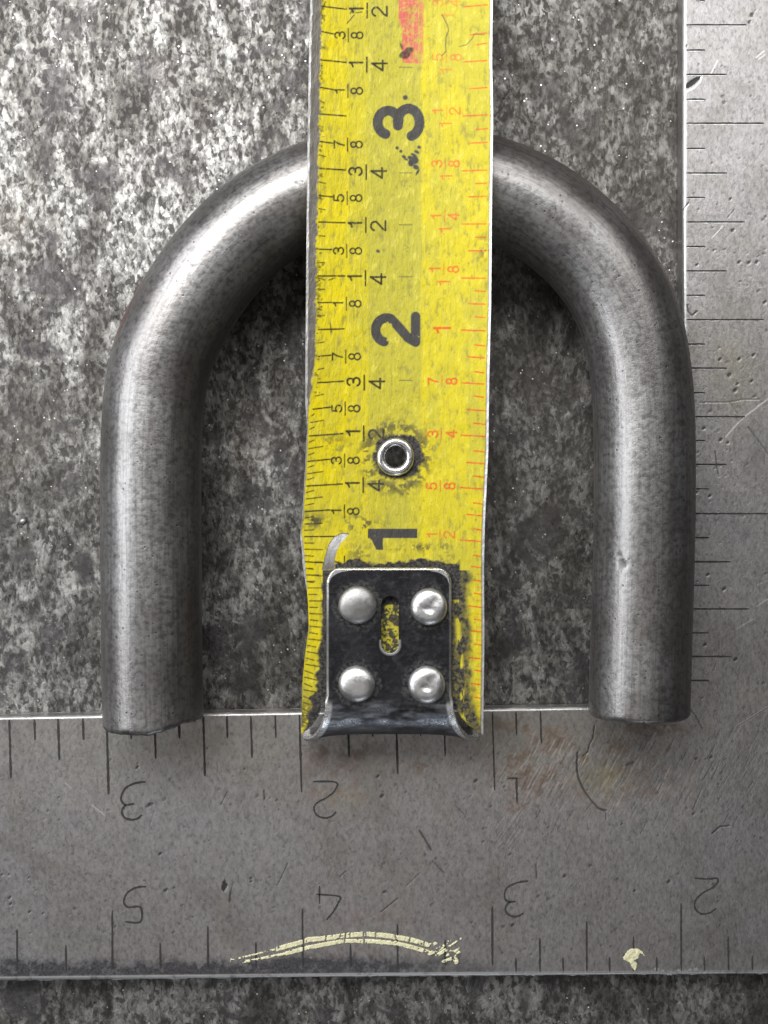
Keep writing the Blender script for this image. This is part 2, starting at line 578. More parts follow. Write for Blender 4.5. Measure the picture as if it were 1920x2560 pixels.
gx = axis(-3200, -30, 1950, 5200, 5, 160)
gy = axis(-3200, -30, 2590, 5800, 5, 160)
PX, PY = np.meshgrid(gx, gy)
hgt = (fnoise(PX, PY, 40, 3, 3) - 0.5) * 0.006 + (fnoise(PX, PY, 260, 9, 3) - 0.5) * 0.014
X, Y = W(PX, PY, 0.0)
Z = hgt - 0.010
vv, qq = slab(X, Y, Z, np.full(Z.shape, -0.5), 5)
worn = sstep(1150, 1450, PX + 0.25 * PY + (fnoise(PX, PY, 260, 13, 4) - 0.5) * 700) * sstep(1500, 1200, PY)  # dims the upper right: light falloff painted into the colour
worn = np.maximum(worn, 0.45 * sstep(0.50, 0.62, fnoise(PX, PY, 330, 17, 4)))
bench = link('steel_bench_top', new_mesh('steel_bench_top', vv, qq, {'dim_grime': worn}, mat=M_plate))
bench['kind'] = 'structure'

# ================================================================== framing square
XI = 1707.0                                 # inner vertical edge
XO = 2655.0
def y_in(x):
    return np.interp(x, [-3000, 0, 1470, 1710, 2700], [1843, 1792.5, 1768, 1766, 1758])
def y_out(x):
    return np.interp(x, [-3000, 0, 960, 1920, 2700], [2494, 2453, 2443, 2436, 2430])

pit = canvas(); bare = canvas(); rust = canvas(); burn = canvas(); olive = canvas()
yy, xx = np.mgrid[0:CH, 0:CW]
xx = (xx - MG).astype(np.float32); yy = (yy - MG).astype(np.float32)
def on_square():
    while True:
        if random.random() < 0.68:
            x, y = random.uniform(-20, 1940), random.uniform(1800, 2400)
        else:
            x, y = random.uniform(1725, 1940), random.uniform(-20, 1790)
        return x, y
for i in range(900):
    x, y = on_square()
    r = random.choice([1.2, 1.5, 1.8, 2.2, 2.6]) if random.random() < 0.85 else random.uniform(2.6, 4.2)
    disc(pit, x, y, r * random.uniform(1, 1.7), r, random.uniform(0.12, 0.5), 1.8, random.uniform(-1.2, -0.3))
for i in range(330):
    x, y = on_square()
    L = random.uniform(8, 40)
    a = math.radians(random.choice([-50, -62, -40, 55, -75]) + random.uniform(-10, 10))
    c = pit if random.random() < 0.62 else bare
    stroke(c, [(x, y), (x + L * math.cos(a), y + L * math.sin(a))], random.uniform(0.8, 1.5), random.uniform(0.10, 0.30), 1.5)
# individual pits and gouges seen in the photograph
for x, y, r in [(1848, 656, 5), (1873, 657, 5), (1892, 656, 5), (1912, 756, 5), (1800, 899, 5), (1848, 898, 5), (1884, 888, 5), (1824, 938, 6),
                (1880, 953, 4), (1844, 960, 4), (1838, 976, 6), (1743, 662, 4), (1785, 626, 3), (1760, 1071, 5), (1802, 1100, 5), (1820, 1107, 4),
                (1770, 1437, 5), (1811, 1472, 6), (1763, 1612, 5), (1840, 1648, 6), (1742, 1231, 5), (1775, 1240, 5), (1880, 37, 6), (1874, 55, 5),
                (1826, 498, 4), (1832, 576, 5), (1811, 257, 3), (1716, 115, 4), (1778, 1893, 5), (1741, 1897, 4), (1672, 2204, 5), (1587, 2227, 4),
                (1282, 2313, 5), (1412, 2190, 5), (961, 2230, 5), (955, 1990, 6), (945, 1941, 5), (1190, 1952, 6), (414, 2226, 6), (400, 2135, 5),
                (373, 2012, 6), (343, 1919, 5), (74, 2280, 4), (24, 2245, 5), (627, 2196, 4), (627, 2204, 4), (26, 2261, 4), (107, 2284, 3),
                (5, 2187, 3), (22, 2187, 3), (72, 2195, 3), (1555, 2060, 3), (1734, 2035, 4)]:
    disc(pit, x, y, r * 1.05, r * 0.7, 0.75, 2.2, -0.8)
    stroke(bare, arc(x + 1, y + 1.5, r * 1.5, r * 1.2, 10, 120, 6), 1.3, 0.25)
def Z6(*p): return [(600 + a / 2.552, 1800 + b / 2.552) for a, b in p]
def Z7(*p): return [(1220 + a / 2.37, 1750 + b / 2.37) for a, b in p]
def Z5(*p): return [(a / 2.37, 1700 + b / 2.37) for a, b in p]
def Z8(*p): return [(a / 1.728, 2200 + b / 1.728) for a, b in p]
def ZA(*p): return [(1520 + a / 3.6875, b / 3.6875) for a, b in p]
def ZB(*p): return [(1520 + a / 3.6875, 600 + b / 3.6875) for a, b in p]
def ZC(*p): return [(1420 + a / 3.16, 1200 + b / 3.16) for a, b in p]
poly(pit, ZA((718, 815), (722, 775), (760, 745), (815, 712), (856, 704), (850, 730), (800, 775), (745, 812)), 1.0)
stroke(bare, ZA((722, 850), (790, 815), (850, 760), (868, 715)), 4.5, 1.0)
stroke(bare, ZA((955, 670), (1012, 560)), 3.5, 0.95)
stroke(bare, ZA((958, 2200), (1060, 2085)), 3, 0.9)
stroke(pit, ZA((1100, 2010), (1165, 1935)), 2, 0.6)
stroke(bare, ZA((1370, 530), (1440, 470)), 4, 0.8); stroke(bare, ZA((1385, 550), (1450, 505)), 3, 0.8)
stroke(pit, ZA((692, 1930), (745, 1870)), 3, 0.8); stroke(bare, ZA((700, 1945), (745, 1890)), 3, 0.8)
stroke(bare, ZB((1090, 1815), (1200, 1690), (1290, 1610), (1475, 1470)), 4.2, 0.85)
stroke(pit, ZB((1290, 1725), (1400, 1870), (1490, 1990)), 2.8, 0.7)
stroke(pit, ZB((990, 1950), (1005, 2090), (1020, 2180)), 3.2, 0.6)
stroke(pit, ZB((850, 1500), (1120, 1495), (1250, 1470), (1400, 1470)), 2.0, 0.5)
stroke(pit, ZB((1120, 1500), (1195, 1600)), 2.2, 0.5)
stroke(pit, ZB((735, 600), (740, 660), (775, 700), (820, 660)), 3.4, 0.8)
stroke(pit, ZC((955, 1790), (1010, 1860), (1065, 1970)), 2.4, 0.8)
stroke(bare, ZC((1340, 1175), (1460, 1100)), 3, 0.7); stroke(bare, ZC((1490, 1000), (1580, 940)), 3, 0.7)
stroke(bare, ZC((1340, 1940), (1580, 1790)), 3.2, 0.6); stroke(pit, ZC((1345, 1945), (1580, 1800)), 1.6, 0.5)
stroke(bare, ZC((1500, 830), (1580, 795)), 2.5, 0.6)
stroke(pit, ZC((1195, 1270), (1195, 1340)), 2, 0.5); stroke(pit, ZC((1175, 1430), (1150, 1510)), 2.2, 0.5)
stroke(pit, Z7((1330, 790), (1375, 750), (1430, 745)), 4.5, 0.7)
stroke(pit, Z7((1270, 520), (1215, 650)), 1.8, 0.6); stroke(pit, Z7((1340, 360), (1280, 470)), 1.8, 0.5)
stroke(bare, Z7((1480, 150), (1600, 80)), 2.0, 0.5)
stroke(pit, Z7((285, 970), (290, 1060)), 3, 0.6)
# curved crack and the knife-like dark mark
stroke(pit, Z7((632, 150), (622, 230), (602, 265), (592, 310), (560, 335)), 3.2, 0.8)
stroke(pit, Z7((532, 310), (527, 370), (530, 430), (538, 466), (552, 500), (573, 541), (600, 580), (626, 612), (655, 640), (677, 650), (700, 655)), 4.4, 0.9, 1.5)
stroke(pit, Z7((640, 640), (700, 670), (700, 710)), 3, 0.6)
stroke(rust, Z7((820, 380), (850, 370), (900, 330), (935, 315)), 9, 0.9, 4)
stroke(pit, Z7((825, 385), (860, 370)), 8, 0.7, 5)
stroke(rust, Z7((820, 470), (850, 420)), 7, 0.8, 4)
# shallow gouges on the tongue
stroke(pit, Z6((1145, 705), (1185, 770), (1220, 830)), 3.4, 0.85)
stroke(pit, Z6((1005, 1140), (900, 1225)), 3.0, 0.8)
stroke(pit, Z6((1150, 975), (1060, 1060)), 2.0, 0.5)
stroke(pit, Z6((1230, 900), (1300, 975)), 3, 0.5)
stroke(pit, Z6((305, 915), (240, 1055)), 2.4, 0.7)
stroke(pit, Z6((640, 1000), (675, 965)), 3, 0.6)
stroke(pit, Z6((1370, 540), (1440, 610)), 2.2, 0.5)
poly(pit, Z5((1318, 1195), (1332, 1180), (1340, 1200), (1350, 1215), (1338, 1240), (1326, 1258), (1312, 1240)), 0.85)
stroke(bare, Z5((1304, 1200), (1306, 1240)), 2.5, 0.45, 2); stroke(bare, Z5((1355, 1195), (1350, 1240), (1338, 1262)), 3, 0.5, 2)
stroke(pit, Z5((1382, 1200), (1368, 1250)), 2.5, 0.6, 2); stroke(pit, Z5((1365, 1258), (1362, 1312)), 5, 0.7, 2)
stroke(bare, Z5((545, 742), (622, 805)), 3.2, 0.8); stroke(bare, Z5((385, 610), (422, 642)), 2.6, 0.7)
stroke(bare, Z5((1000, 770), (1110, 735)), 2.0, 0.4); stroke(bare, Z5((840, 815), (960, 780)), 1.8, 0.35)
stroke(pit, Z5((1345, 665), (1310, 740)), 2.6, 0.6); stroke(pit, Z5((1285, 490), (1292, 550)), 2.4, 0.5)
stroke(pit, Z5((1565, 655), (1568, 710)), 3.2, 0.8); stroke(pit, Z5((885, 865), (915, 775)), 2.0, 0.5)
stroke(pit, Z5((870, 750), (900, 735)), 8, 0.6, 4)
# rust and grinding area near the numeral 1 and under the bar end
rust_soft = (np.exp(-(((xx - 1340) / 110) ** 2 + ((yy - 1920) / 75) ** 2)) * 1.05
             + np.exp(-(((xx - 1560) / 140) ** 2 + ((yy - 1930) / 95) ** 2)) * 0.75
             + np.exp(-(((xx - 1610) / 95) ** 2 + ((yy - 1822) / 16) ** 2)) * 1.3  # reddish shadow at the bar end, painted in as rust colour
             + np.exp(-(((xx - 1300) / 180) ** 2 + ((yy - 1810) / 45) ** 2)) * 0.45
             + np.exp(-(((xx - 830) / 110) ** 2 + ((yy - 1960) / 70) ** 2)) * 0.55
             + np.exp(-(((xx - 1060) / 26) ** 2 + ((yy - 1912) / 22) ** 2)) * 1.1
             + np.exp(-(((xx - 850) / 120) ** 2 + ((yy - 1880) / 26) ** 2)) * 0.5
             + np.exp(-(((xx - 950) / 130) ** 2 + ((yy - 2310) / 60) ** 2)) * 0.5
             + np.exp(-(((xx - 1290) / 25) ** 2 + ((yy - 2022) / 18) ** 2)) * 0.7
             + np.exp(-(((xx - 800) / 330) ** 2 + ((yy - 2395) / 25) ** 2)) * 0.5)
nz = fnoise(xx, yy, 30, 31, 4, 0.65)
rust = np.maximum(rust, np.clip(rust_soft * (0.25 + 1.5 * sstep(0.38, 0.62, nz)), 0, 1)).astype(np.float32)
olive += np.clip(np.exp(-(((xx - 1500) / 60) ** 2 + ((yy - 1945) / 40) ** 2)) * 0.9 + np.exp(-(((xx - 860) / 60) ** 2 + ((yy - 1995) / 25) ** 2)) * 0.5
                 + np.exp(-(((xx - 1440) / 400) ** 2 + ((yy - 1850) / 120) ** 2)) * 0.3 + np.exp(-(((xx - 400) / 500) ** 2 + ((yy - 1850) / 120) ** 2)) * 0.35
                 + np.exp(-(((xx - 1830) / 90) ** 2 + ((yy - 930) / 130) ** 2)) * 0.5, 0, 1).astype(np.float32)
for i in range(520):                       # diagonal grinding lines
    k = random.random()
    if k < 0.55:
        x, y = random.gauss(1560, 130), random.gauss(1955, 62)
    elif k < 0.8:
        x, y = random.gauss(1350, 55), random.gauss(1925, 45)
    else:
        x, y = random.gauss(1830, 45), random.gauss(1920, 60)
    if y < 1815:
        continue
    L = random.uniform(12, 42)
    a = math.radians(-62 + random.uniform(-6, 6))
    c = bare if random.random() < 0.5 else pit
    stroke(c, [(x, y), (x + L * math.cos(a), y + L * math.sin(a))], random.uniform(1.0, 2.4), random.uniform(0.18, 0.48), 1.8)
for i in range(60):
    x, y = random.uniform(1235, 1290), random.uniform(2050, 2130)
    stroke(pit if i % 2 else bare, [(x, y), (x + 22, y - 30)], 1.4, 0.3, 1.5)
# scorched, dirty strip along the outer edge
edge_y = y_out(xx)
top_line = 2396 + (fnoise(xx, yy * 0 + 3, 40, 51, 4) - 0.5) * 40 + 14 * np.clip((xx - 1150) / 120, 0, 3)
bb = sstep(-14, 16, yy - top_line + (fnoise(xx, yy, 10, 57, 3, 0.7) - 0.5) * 26) * np.clip((1650 - xx) / 750, 0, 1)
bb = np.maximum(bb, np.exp(-(((xx - 250) / 75) ** 2 + ((yy - (2400 + ((xx - 275) / 26) ** 2 * 1.0)) / 7) ** 2)) * 0.8)
burn = np.clip(bb * (0.75 + 0.4 * sstep(0.3, 0.55, fnoise(xx, yy, 12, 77, 3, 0.7))), 0, 1).astype(np.float32)
# the rubbed bright outer corner
ebr = sstep(13, 9, edge_y - yy) * sstep(0.28, 0.5, fnoise(xx, yy * 0 + yy * 0.5, 22, 91, 4, 0.75) + 0.08)
burn *= (1 - sstep(13, 9, edge_y - yy)).astype(np.float32)
# inner corner polish
i1 = (np.abs(yy - y_in(xx)) < 9) & (xx < XI)
bi = sstep(7, 3.5, np.abs(yy - y_in(xx))) * (xx < XI) * (0.35 + 0.65 * sstep(0.3, 0.5, fnoise(xx, yy * 0, 40, 93, 4, 0.7)))
bi = bi * np.clip(1.15 - np.clip((xx - 1200) / 300, 0, 1) * 0.3, 0, 1)
bv = sstep(11, 6, np.abs(xx - XI - fnoise(xx * 0, yy, 30, 95, 3) * 3)) * (yy < y_in(xx)) * np.clip((1000 - yy) / 150, 0, 1)
bare = np.maximum(bare, np.clip(ebr * np.where(xx < 1250, 1.0, 0.6) + bi * 0.95 + bv, 0, 1)).astype(np.float32)
for i in range(10):
    disc(bare, random.uniform(1630, 1750), 2426 + random.uniform(-5, 3), random.uniform(3, 7), random.uniform(2.5, 4), 0.95, 2)
for x, y in [(1008, 2428), (1014, 2434), (1034, 2434), (962, 2447), (914, 2419), (1003, 2425), (810, 2398), (775, 2397)]:
    disc(bare, x, y, 5, 3.5, 0.8, 2.5)

square = empty('framing_square', (3.55 * 0 + W(XI, 1768, TH)[0].item(), W(XI, 1768, TH)[1].item(), 0),
               'worn grey steel L-shaped square with engraved inch marks, lying under the bar ends', 'framing square')
sq_o = Vector(square.location)

def edge_z(px, py):
    """height of the top face: rounded down towards its real edges"""
    d_bot = y_out(px) - py
    dx = px - XI
    dy = py - y_in(px)
    d_in = np.where(dx > 0, np.where(dy > 0, np.hypot(np.maximum(dx, 0), np.maximum(dy, 0)), dx), dy)
    d_r = XO - px
    d = np.minimum(np.minimum(d_bot, d_in), d_r)
    b = np.clip(1 - d / 7.0, 0, 1)
    return TH - 0.012 * b * b

def sq_part(name, xs, tfun, ny_vals):
    PX = np.repeat(xs[None, :], len(ny_vals), 0)
    PY = tfun(PX, ny_vals[:, None])
    Z = edge_z(PX, PY)
    inside = (PX > -MG) & (PX < 1920 + MG) & (PY > -MG) & (PY < 2560 + MG)
    pt = sample(pit, PX, PY) * inside
    br = sample(bare, PX, PY) * inside
    ru = sample(rust, PX, PY) * inside
    bu = sample(burn, PX, PY) * inside
    ol = sample(olive, PX, PY) * inside
    Z = Z - 0.0015 * pt + (fnoise(PX, PY, 300, 5, 2) - 0.5) * 0.004
    # nicks in the edges
    X, Y = W(PX, PY, TH)
    vv, qq = slab(X, Y, Z, np.full(Z.shape, 0.001), 4)
    me = new_mesh(name, vv, qq, {'pit': pt, 'bare': br, 'rust': ru, 'burn': bu, 'olive': ol}, mat=M_square)
    return link(name, me, square, sq_o)

xs = axis(-2600, -20, 1940, XO, 2.2, 60)
ts = np.concatenate([np.linspace(0, 0.02, 7), np.linspace(0.02, 0.975, 290)[1:], np.linspace(0.975, 1, 9)[1:]])
def ftongue(PX, t):
    a, b = y_in(PX), y_out(PX)
    w1 = (fnoise(PX, PX * 0, 24, 61, 3) - 0.5) * 3.0
    w2 = (fnoise(PX, PX * 0 + 9, 30, 63, 4, 0.7) - 0.5) * 7.0
    w1 = np.where(PX > XI - 3, 0, w1)
    return a + w1 * (1 - t) + (b - a + w2 * t) * t
sq_part('tongue', xs, ftongue, ts)
# blade: columns packed at the inner edge
xs2 = np.concatenate([XI + np.array([0, 1.2, 2.4, 3.6, 5, 6.6]), np.linspace(XI + 8.5, 1940, 104), np.linspace(1940, XO, 14)[1:]])
ys2 = axis(-2600, -20, 1768, 1768, 2.2, 60)
rowt = (ys2 + 2600) / (1768 + 2600)
def fblade(PX, t):
    top = -2600.0
    return top + t * (y_in(PX) - top)
blade = sq_part('blade', xs2, fblade, rowt)

# engraved marks: shallow strips, one object each
def ribbon_mesh(name, lines, w, z, mat, jit=0.25):
    verts = []
    quads = []
    for pts in lines:
        P = []
        for (a, b) in zip(pts[:-1], pts[1:]):
            L = math.hypot(b[0] - a[0], b[1] - a[1])
            n = max(1, int(L / 9))
            for i in range(n):
                t = i / n
                P.append((a[0] + (b[0] - a[0]) * t, a[1] + (b[1] - a[1]) * t))
        P.append(pts[-1])
        base = len(verts)
        for i, p in enumerate(P):
            q0 = P[max(0, i - 1)]
            q1 = P[min(len(P) - 1, i + 1)]
            tx, ty = q1[0] - q0[0], q1[1] - q0[1]
            l = math.hypot(tx, ty) + 1e-9
            nx_, ny_ = -ty / l, tx / l
            ww = w / 2 * (1 + random.uniform(-jit, jit)) * (0.55 if i in (0, len(P) - 1) else 1)
            for s, zz in ((1, z - 0.004), (0.85, z), (-0.85, z), (-1, z - 0.004)):
                X_, Y_ = W(p[0] + nx_ * ww * s, p[1] + ny_ * ww * s, TH)
                verts.append((float(X_), float(Y_), zz))
        for i in range(len(P) - 1):
            for k in range(3):
                a_ = base + i * 4 + k
                quads.append((a_, a_ + 4, a_ + 5, a_ + 1))
    me = new_mesh(name, verts, quads, mat=mat, smooth=False)
    return me

ZE = TH + 0.0022
def smooth_line(P, n=5):
    if len(P) < 4:
        return P
    out = []
    for i in range(len(P) - 1):
        p0 = P[max(i - 1, 0)]; p1 = P[i]; p2 = P[i + 1]; p3 = P[min(i + 2, len(P) - 1)]
        for k in range(n):
            t = k / n
            out.append(tuple(0.5 * ((2 * p1[d]) + (-p0[d] + p2[d]) * t + (2 * p0[d] - 5 * p1[d] + 4 * p2[d] - p3[d]) * t * t + (-p0[d] + 3 * p1[d] - 3 * p2[d] + p3[d]) * t ** 3) for d in (0, 1)))
    out.append(P[-1])
    return out
def engrave(name, lines, w, label=None):
    if name == 'numeral':
        lines = [smooth_line(l) for l in lines]
    if name == 'numeral':
        link('numeral_highlight', ribbon_mesh('numeral_highlight', [[(x + 1.6, y + 2.6) for x, y in l] for l in lines], 1.6, ZE - 0.0009, M_groove_light_soft, 0.6), square, sq_o)  # engraving highlight laid beside each numeral as a pale strip
    o = link(name, ribbon_mesh(name, lines, w * 1.4, ZE, M_engrave), square, sq_o)
    if label:
        o['label'] = label
    return o

def yin(x): return float(y_in(x))
def yout(x): return float(y_out(x))
ticks = []
for x, ln in [(23, 'h'), (86, 'e'), (145, 'q'), (207, 'e'), (266, 'i'), (326, 'e'), (386, 'q'), (447, 'e'), (508, 'h'), (567, 'e'), (627, 'q'), (688, 'e'),
              (748.5, 'i'), (809, 'e'), (869.5, 'q'), (930, 'e'), (990, 'h'), (1050, 'e'), (1110, 'q'), (1171, 'e'), (1231, 'i'), (1290, 'e'), (1351, 'q')]:
    y1 = {'i': 1988, 'h': 1945, 'q': 1901, 'e': 1851}[ln] - x * 0.010
    if x in (1351,):
        y1 -= 30
    y0 = yin(x) + 7
    ticks.append(([(x, y0), (x + (y1 - y0) * 0.028, y1)], 4.3 if x < 1000 else 3.2))
for x, ln, top in [(43, 'h', 2324), (106, 'e', 2410), (165, 'q', 2363), (281, 'i', 2276), (401, 'q', 2358), (520, 'h', 2316), (640, 'q', 2355), (756.5, 'i', 2272),
                   (876.5, 'q', 2360), (994, 'h', 2310), (1113, 'q', 2350), (1231, 'i', 2264), (1290, 'e', 2395), (1350, 'q', 2345), (1408, 'e', 2393),
                   (1467, 'h', 2303), (1524, 'e', 2393), (1584, 'q', 2341), (1642, 'e', 2393), (1703, 'i', 2257), (1761, 'e', 2392), (1821, 'q', 2341), (1881, 'e', 2390)]:
    y1 = yout(x) - (28 if x < 1250 else 11)
    if y1 - top > 6:
        ticks.append(([(x - 0.5, top), (x, y1)], 3.7))
vt = [(62, 'h'), (125, 'e'), (186, 'q'), (248, 'e'), (308, 'i'), (371, 'e'), (432.5, 'q'), (493.5, 'e'), (554.6, 'h'), (616, 'e'), (677, 'q'), (738, 'e'), (799, 'i'),
      (860, 'e'), (920, 'q'), (981.6, 'e'), (1041.5, 'h'), (1101, 'e'), (1161, 'q'), (1222, 'e'), (1284, 'i'), (1344, 'e'), (1404, 'h'), (1463, 'e'), (1522, 'h'),
      (1582, 'e'), (1641, 'q'), (1701, 'e')]
for y, ln in vt:
    x1 = {'i': 1910, 'h': 1862, 'q': 1817, 'e': 1763}[ln]
    if y == 62: x1 = 1866
    if y in (1404,): x1 = 1826
    if y == 1522: x1 = 1873
    if y == 1641: x1 = 1828
    if y == 1161: x1 = 1816
    if y > 1200 and ln == 'e': x1 = 1773
    if y == 1284: x1 = 1925
    x0 = XI + 9
    ticks.append(([(x0, y), (x1, y)], 3.5))
ticks.append(([(1740, 0), (1763, 2)], 2.5))
for pts, w in ticks:
    engrave('graduation_line', [pts], w * (0.8 if abs(pts[0][1] - pts[1][1]) < 5 else 0.95))
    # highlight on the lit lip of the cut, drawn as a bright strip
    a, b = pts
    if abs(a[0] - b[0]) > abs(a[1] - b[1]):
        bp = [(a[0] + 2, a[1] + w * 0.95), (b[0] - 3, b[1] + w * 0.95)]
        if a[1] < 1400:
            o = link('graduation_highlight', ribbon_mesh('graduation_highlight', [bp], 1.8, ZE - 0.0008, M_groove_light, 0.5), square, sq_o)

engrave('numeral', [Z5((862, 603), (800, 612), (745, 640), (718, 690), (722, 720), (745, 740), (795, 732)),
                    Z5((745, 740), (722, 775), (735, 812), (775, 827), (815, 820), (840, 800))], 4.0, 'engraved numeral 3 on the upper row of the tongue')
engrave('numeral', [Z6((465, 393), (612, 397), (605, 450), (560, 490), (490, 530), (472, 570), (495, 610), (545, 625), (590, 610), (612, 585))], 3.6,
        'engraved numeral 2 on the upper row of the tongue')
engrave('numeral', [Z7((118, 463), (178, 463)), Z7((168, 463), (170, 540), (172, 612))], 3.8, 'engraved numeral 1 in the rust stain')
engrave('numeral', [Z8((632, 28), (590, 32), (550, 55), (535, 90), (542, 110), (560, 118), (607, 118), (607, 180), (540, 180))], 3.9,
        'engraved numeral 5 on the lower row of the tongue')
engrave('numeral', [Z6((507, 1058), (507, 1172)), Z6((487, 1112), (632, 1125), (625, 1170), (590, 1230), (552, 1275))], 3.7,
        'engraved numeral 4 above the cream paint arc')
engrave('numeral', [Z7((240, 1072), (180, 1080), (115, 1110), (98, 1150), (105, 1185), (130, 1195), (165, 1193)),
                    Z7((130, 1195), (105, 1225), (110, 1262), (150, 1283), (185, 1278), (210, 1262))], 3.6, 'engraved numeral 3 on the lower row of the tongue')
engrave('numeral', [Z7((1220, 1055), (1300, 1060), (1360, 1058), (1345, 1100), (1270, 1145), (1228, 1190), (1228, 1235), (1260, 1265), (1310, 1262), (1352, 1235))], 3.6,
        'engraved numeral 2 on the lower row of the tongue')

# cream paint marks: thin raised film cut from a fine grid
def film(name, c, box, label, z=TH + 0.005):
    x0, y0, x1, y1 = box
    xs_ = np.arange(x0, x1 + 1, 1.25)
    ys_ = np.arange(y0, y1 + 1, 1.25)
    PX, PY = np.meshgrid(xs_, ys_)
    mk = sample(c, PX, PY)
    keep = (mk[1:, 1:] + mk[:-1, :-1] + mk[1:, :-1] + mk[:-1, 1:]) > 2.0
    X, Y = W(PX, PY, TH)
    Z = np.where(mk > 0.9, z, z - 0.004) + (vnoise(PX, PY, 6, 5) - 0.5) * 0.003
    v = np.stack([X, Y, Z], -1).reshape(-1, 3)
    q = grid_quads(*PX.shape, keep=keep)
    used = np.unique(q)
    remap = np.full(len(v), -1)
    remap[used] = np.arange(len(used))
    me = new_mesh(name, v[used], remap[q], mat=M_paint)
    o = link(name, me, square, sq_o)
    o['label'] = label
    return o
pc = canvas()
up = Z6((-60, 1540), (10, 1515), (130, 1487), (240, 1460), (400, 1416), (440, 1400), (500, 1398), (600, 1385), (700, 1372), (800, 1366), (900, 1372), (990, 1385), (1100, 1405), (1190, 1432))
lo = Z6((20, 1545), (200, 1508), (300, 1488), (420, 1455), (540, 1432), (660, 1410), (760, 1410), (860, 1413), (1000, 1425), (1100, 1450), (1200, 1480))
for a, b, w in [(up[:4], 0, 5), (up[3:], 0, 13), (lo[:3], 0, 6.5), (lo[2:], 0, 11)]:
    stroke(pc, a, w)
stroke(pc, [(578, 2398), (600, 2403), (625, 2396)], 4)
for a, b, w in [((1190, 1440), (1250, 1425), 8), ((1210, 1490), (1290, 1450), 10), ((1250, 1500), (1410, 1395), 5), ((1300, 1440), (1340, 1405), 6), ((1320, 1500), (1400, 1460), 7),
                ((1330, 1530), (1420, 1465), 6), ((1380, 1550), (1360, 1490), 9), ((1290, 1540), (1360, 1520), 8), ((1345, 1480), (1385, 1540), 10), ((1270, 1500), (1320, 1470), 5)]:
    stroke(pc, Z6(a, b), w)
gap = canvas()
stroke(gap, [(x, y + 7.2) for x, y in up[1:]], 1.9)
for x in (402, 552, 640, 672, 700, 790, 805, 870, 990, 1085, 1180, 225, 1225, 1270):
    yb = np.interp(600 + x / 2.552, [p[0] for p in up], [p[1] for p in up])
    stroke(gap, [(600 + x / 2.552 + random.uniform(-2, 2), yb - 8), (600 + x / 2.552 + random.uniform(-3, 3), yb + (22 if x in (402, 672, 790) else 6))], random.uniform(2, 4.5))
pn = fnoise(xx, yy, 7, 201, 3, 0.7)
left = np.clip((700 - xx) / 120, 0, 1)
pc = pc * (1 - gap) * (pn > (0.27 + 0.22 * left + 0.18 * np.clip((xx - 1050) / 40, 0, 1)))
film('paint_mark', pc.astype(np.float32), (565, 2310, 1165, 2420), 'cream paint arc drawn along the outer edge')
pc2 = canvas()
poly(pc2, Z7((800, 1525), (825, 1487), (850, 1472), (885, 1472), (915, 1490), (932, 1518), (900, 1500), (890, 1530), (865, 1545), (885, 1560), (872, 1605), (855, 1590), (840, 1556), (805, 1540)))
film('paint_mark', pc2, (1545, 2360, 1625, 2435), 'small hook shaped cream paint spot')

# ================================================================== bent round bar
RB = 0.25
ZB_ = TH + RB + 0.001
outer = [(256, 1700), (254, 1500), (252, 1250), (253, 1112), (259, 998), (268, 925), (284, 860), (305, 799), (365, 689), (407, 625), (470, 545), (559, 461), (640, 408), (770, 351),
         (880, 315), (990, 300), (1110, 309), (1236, 341), (1361, 385), (1445, 438), (1530, 505), (1597, 579), (1650, 655), (1692, 745), (1713, 830), (1729, 925), (1736, 1050), (1737, 1200), (1734, 1400)]
def catmull(P, n=10):
    P = [np.array(p, float) for p in P]
    out = []
    for i in range(len(P) - 1):
        p0 = P[max(i - 1, 0)]; p1 = P[i]; p2 = P[i + 1]; p3 = P[min(i + 2, len(P) - 1)]
        for k in range(n):
            t = k / n
            out.append(0.5 * ((2 * p1) + (-p0 + p2) * t + (2 * p0 - 5 * p1 + 4 * p2 - p3) * t * t + (-p0 + 3 * p1 - 3 * p2 + p3) * t ** 3))
    out.append(P[-1])
    return np.array(out)
oc = catmull(outer)
for it in range(30):
    oc[1:-1] = oc[1:-1] * 0.5 + (oc[:-2] + oc[2:]) * 0.25
T = np.gradient(oc, axis=0)
T /= np.linalg.norm(T, axis=1)[:, None]
N = np.stack([-T[:, 1], T[:, 0]], 1)      # to the right of travel in image space = inward
cl = oc + N * 125
for it in range(40):
    cl[1:-1] = cl[1:-1] * 0.5 + (cl[:-2] + cl[2:]) * 0.25
cl = np.concatenate([[(384.5, 1810)], [(383, 1760)], cl[(cl[:, 1] < 1690)]])
cl = cl[cl[:, 1] <= 1810]
cl = np.concatenate([cl, [(1606, 1500)], [(1601, 1650)], [(1597, 1790)]])
CX, CY = W(cl[:, 0], cl[:, 1], ZB_)
# exact ends
CY[0] = -1.078
CY[-1] = -1.022
seg = np.hypot(np.diff(CX), np.diff(CY))
s_ = np.concatenate([[0], np.cumsum(seg)])
NS = 520
ss = np.linspace(0, s_[-1], NS)
CX = np.interp(ss, s_, CX)
CY = np.interp(ss, s_, CY)
for it in range(60):
    CX[1:-1] = CX[1:-1] * 0.5 + (CX[:-2] + CX[2:]) * 0.25
    CY[1:-1] = CY[1:-1] * 0.5 + (CY[:-2] + CY[2:]) * 0.25
tx = np.gradient(CX); ty = np.gradient(CY)
l = np.hypot(tx, ty); tx /= l; ty /= l
tx[:6] = 0; ty[:6] = 1; tx[-6:] = 0; ty[-6:] = -1
NA = 112
ang = np.linspace(0, 2 * math.pi, NA, endpoint=False)
A, S = np.meshgrid(ang, ss)
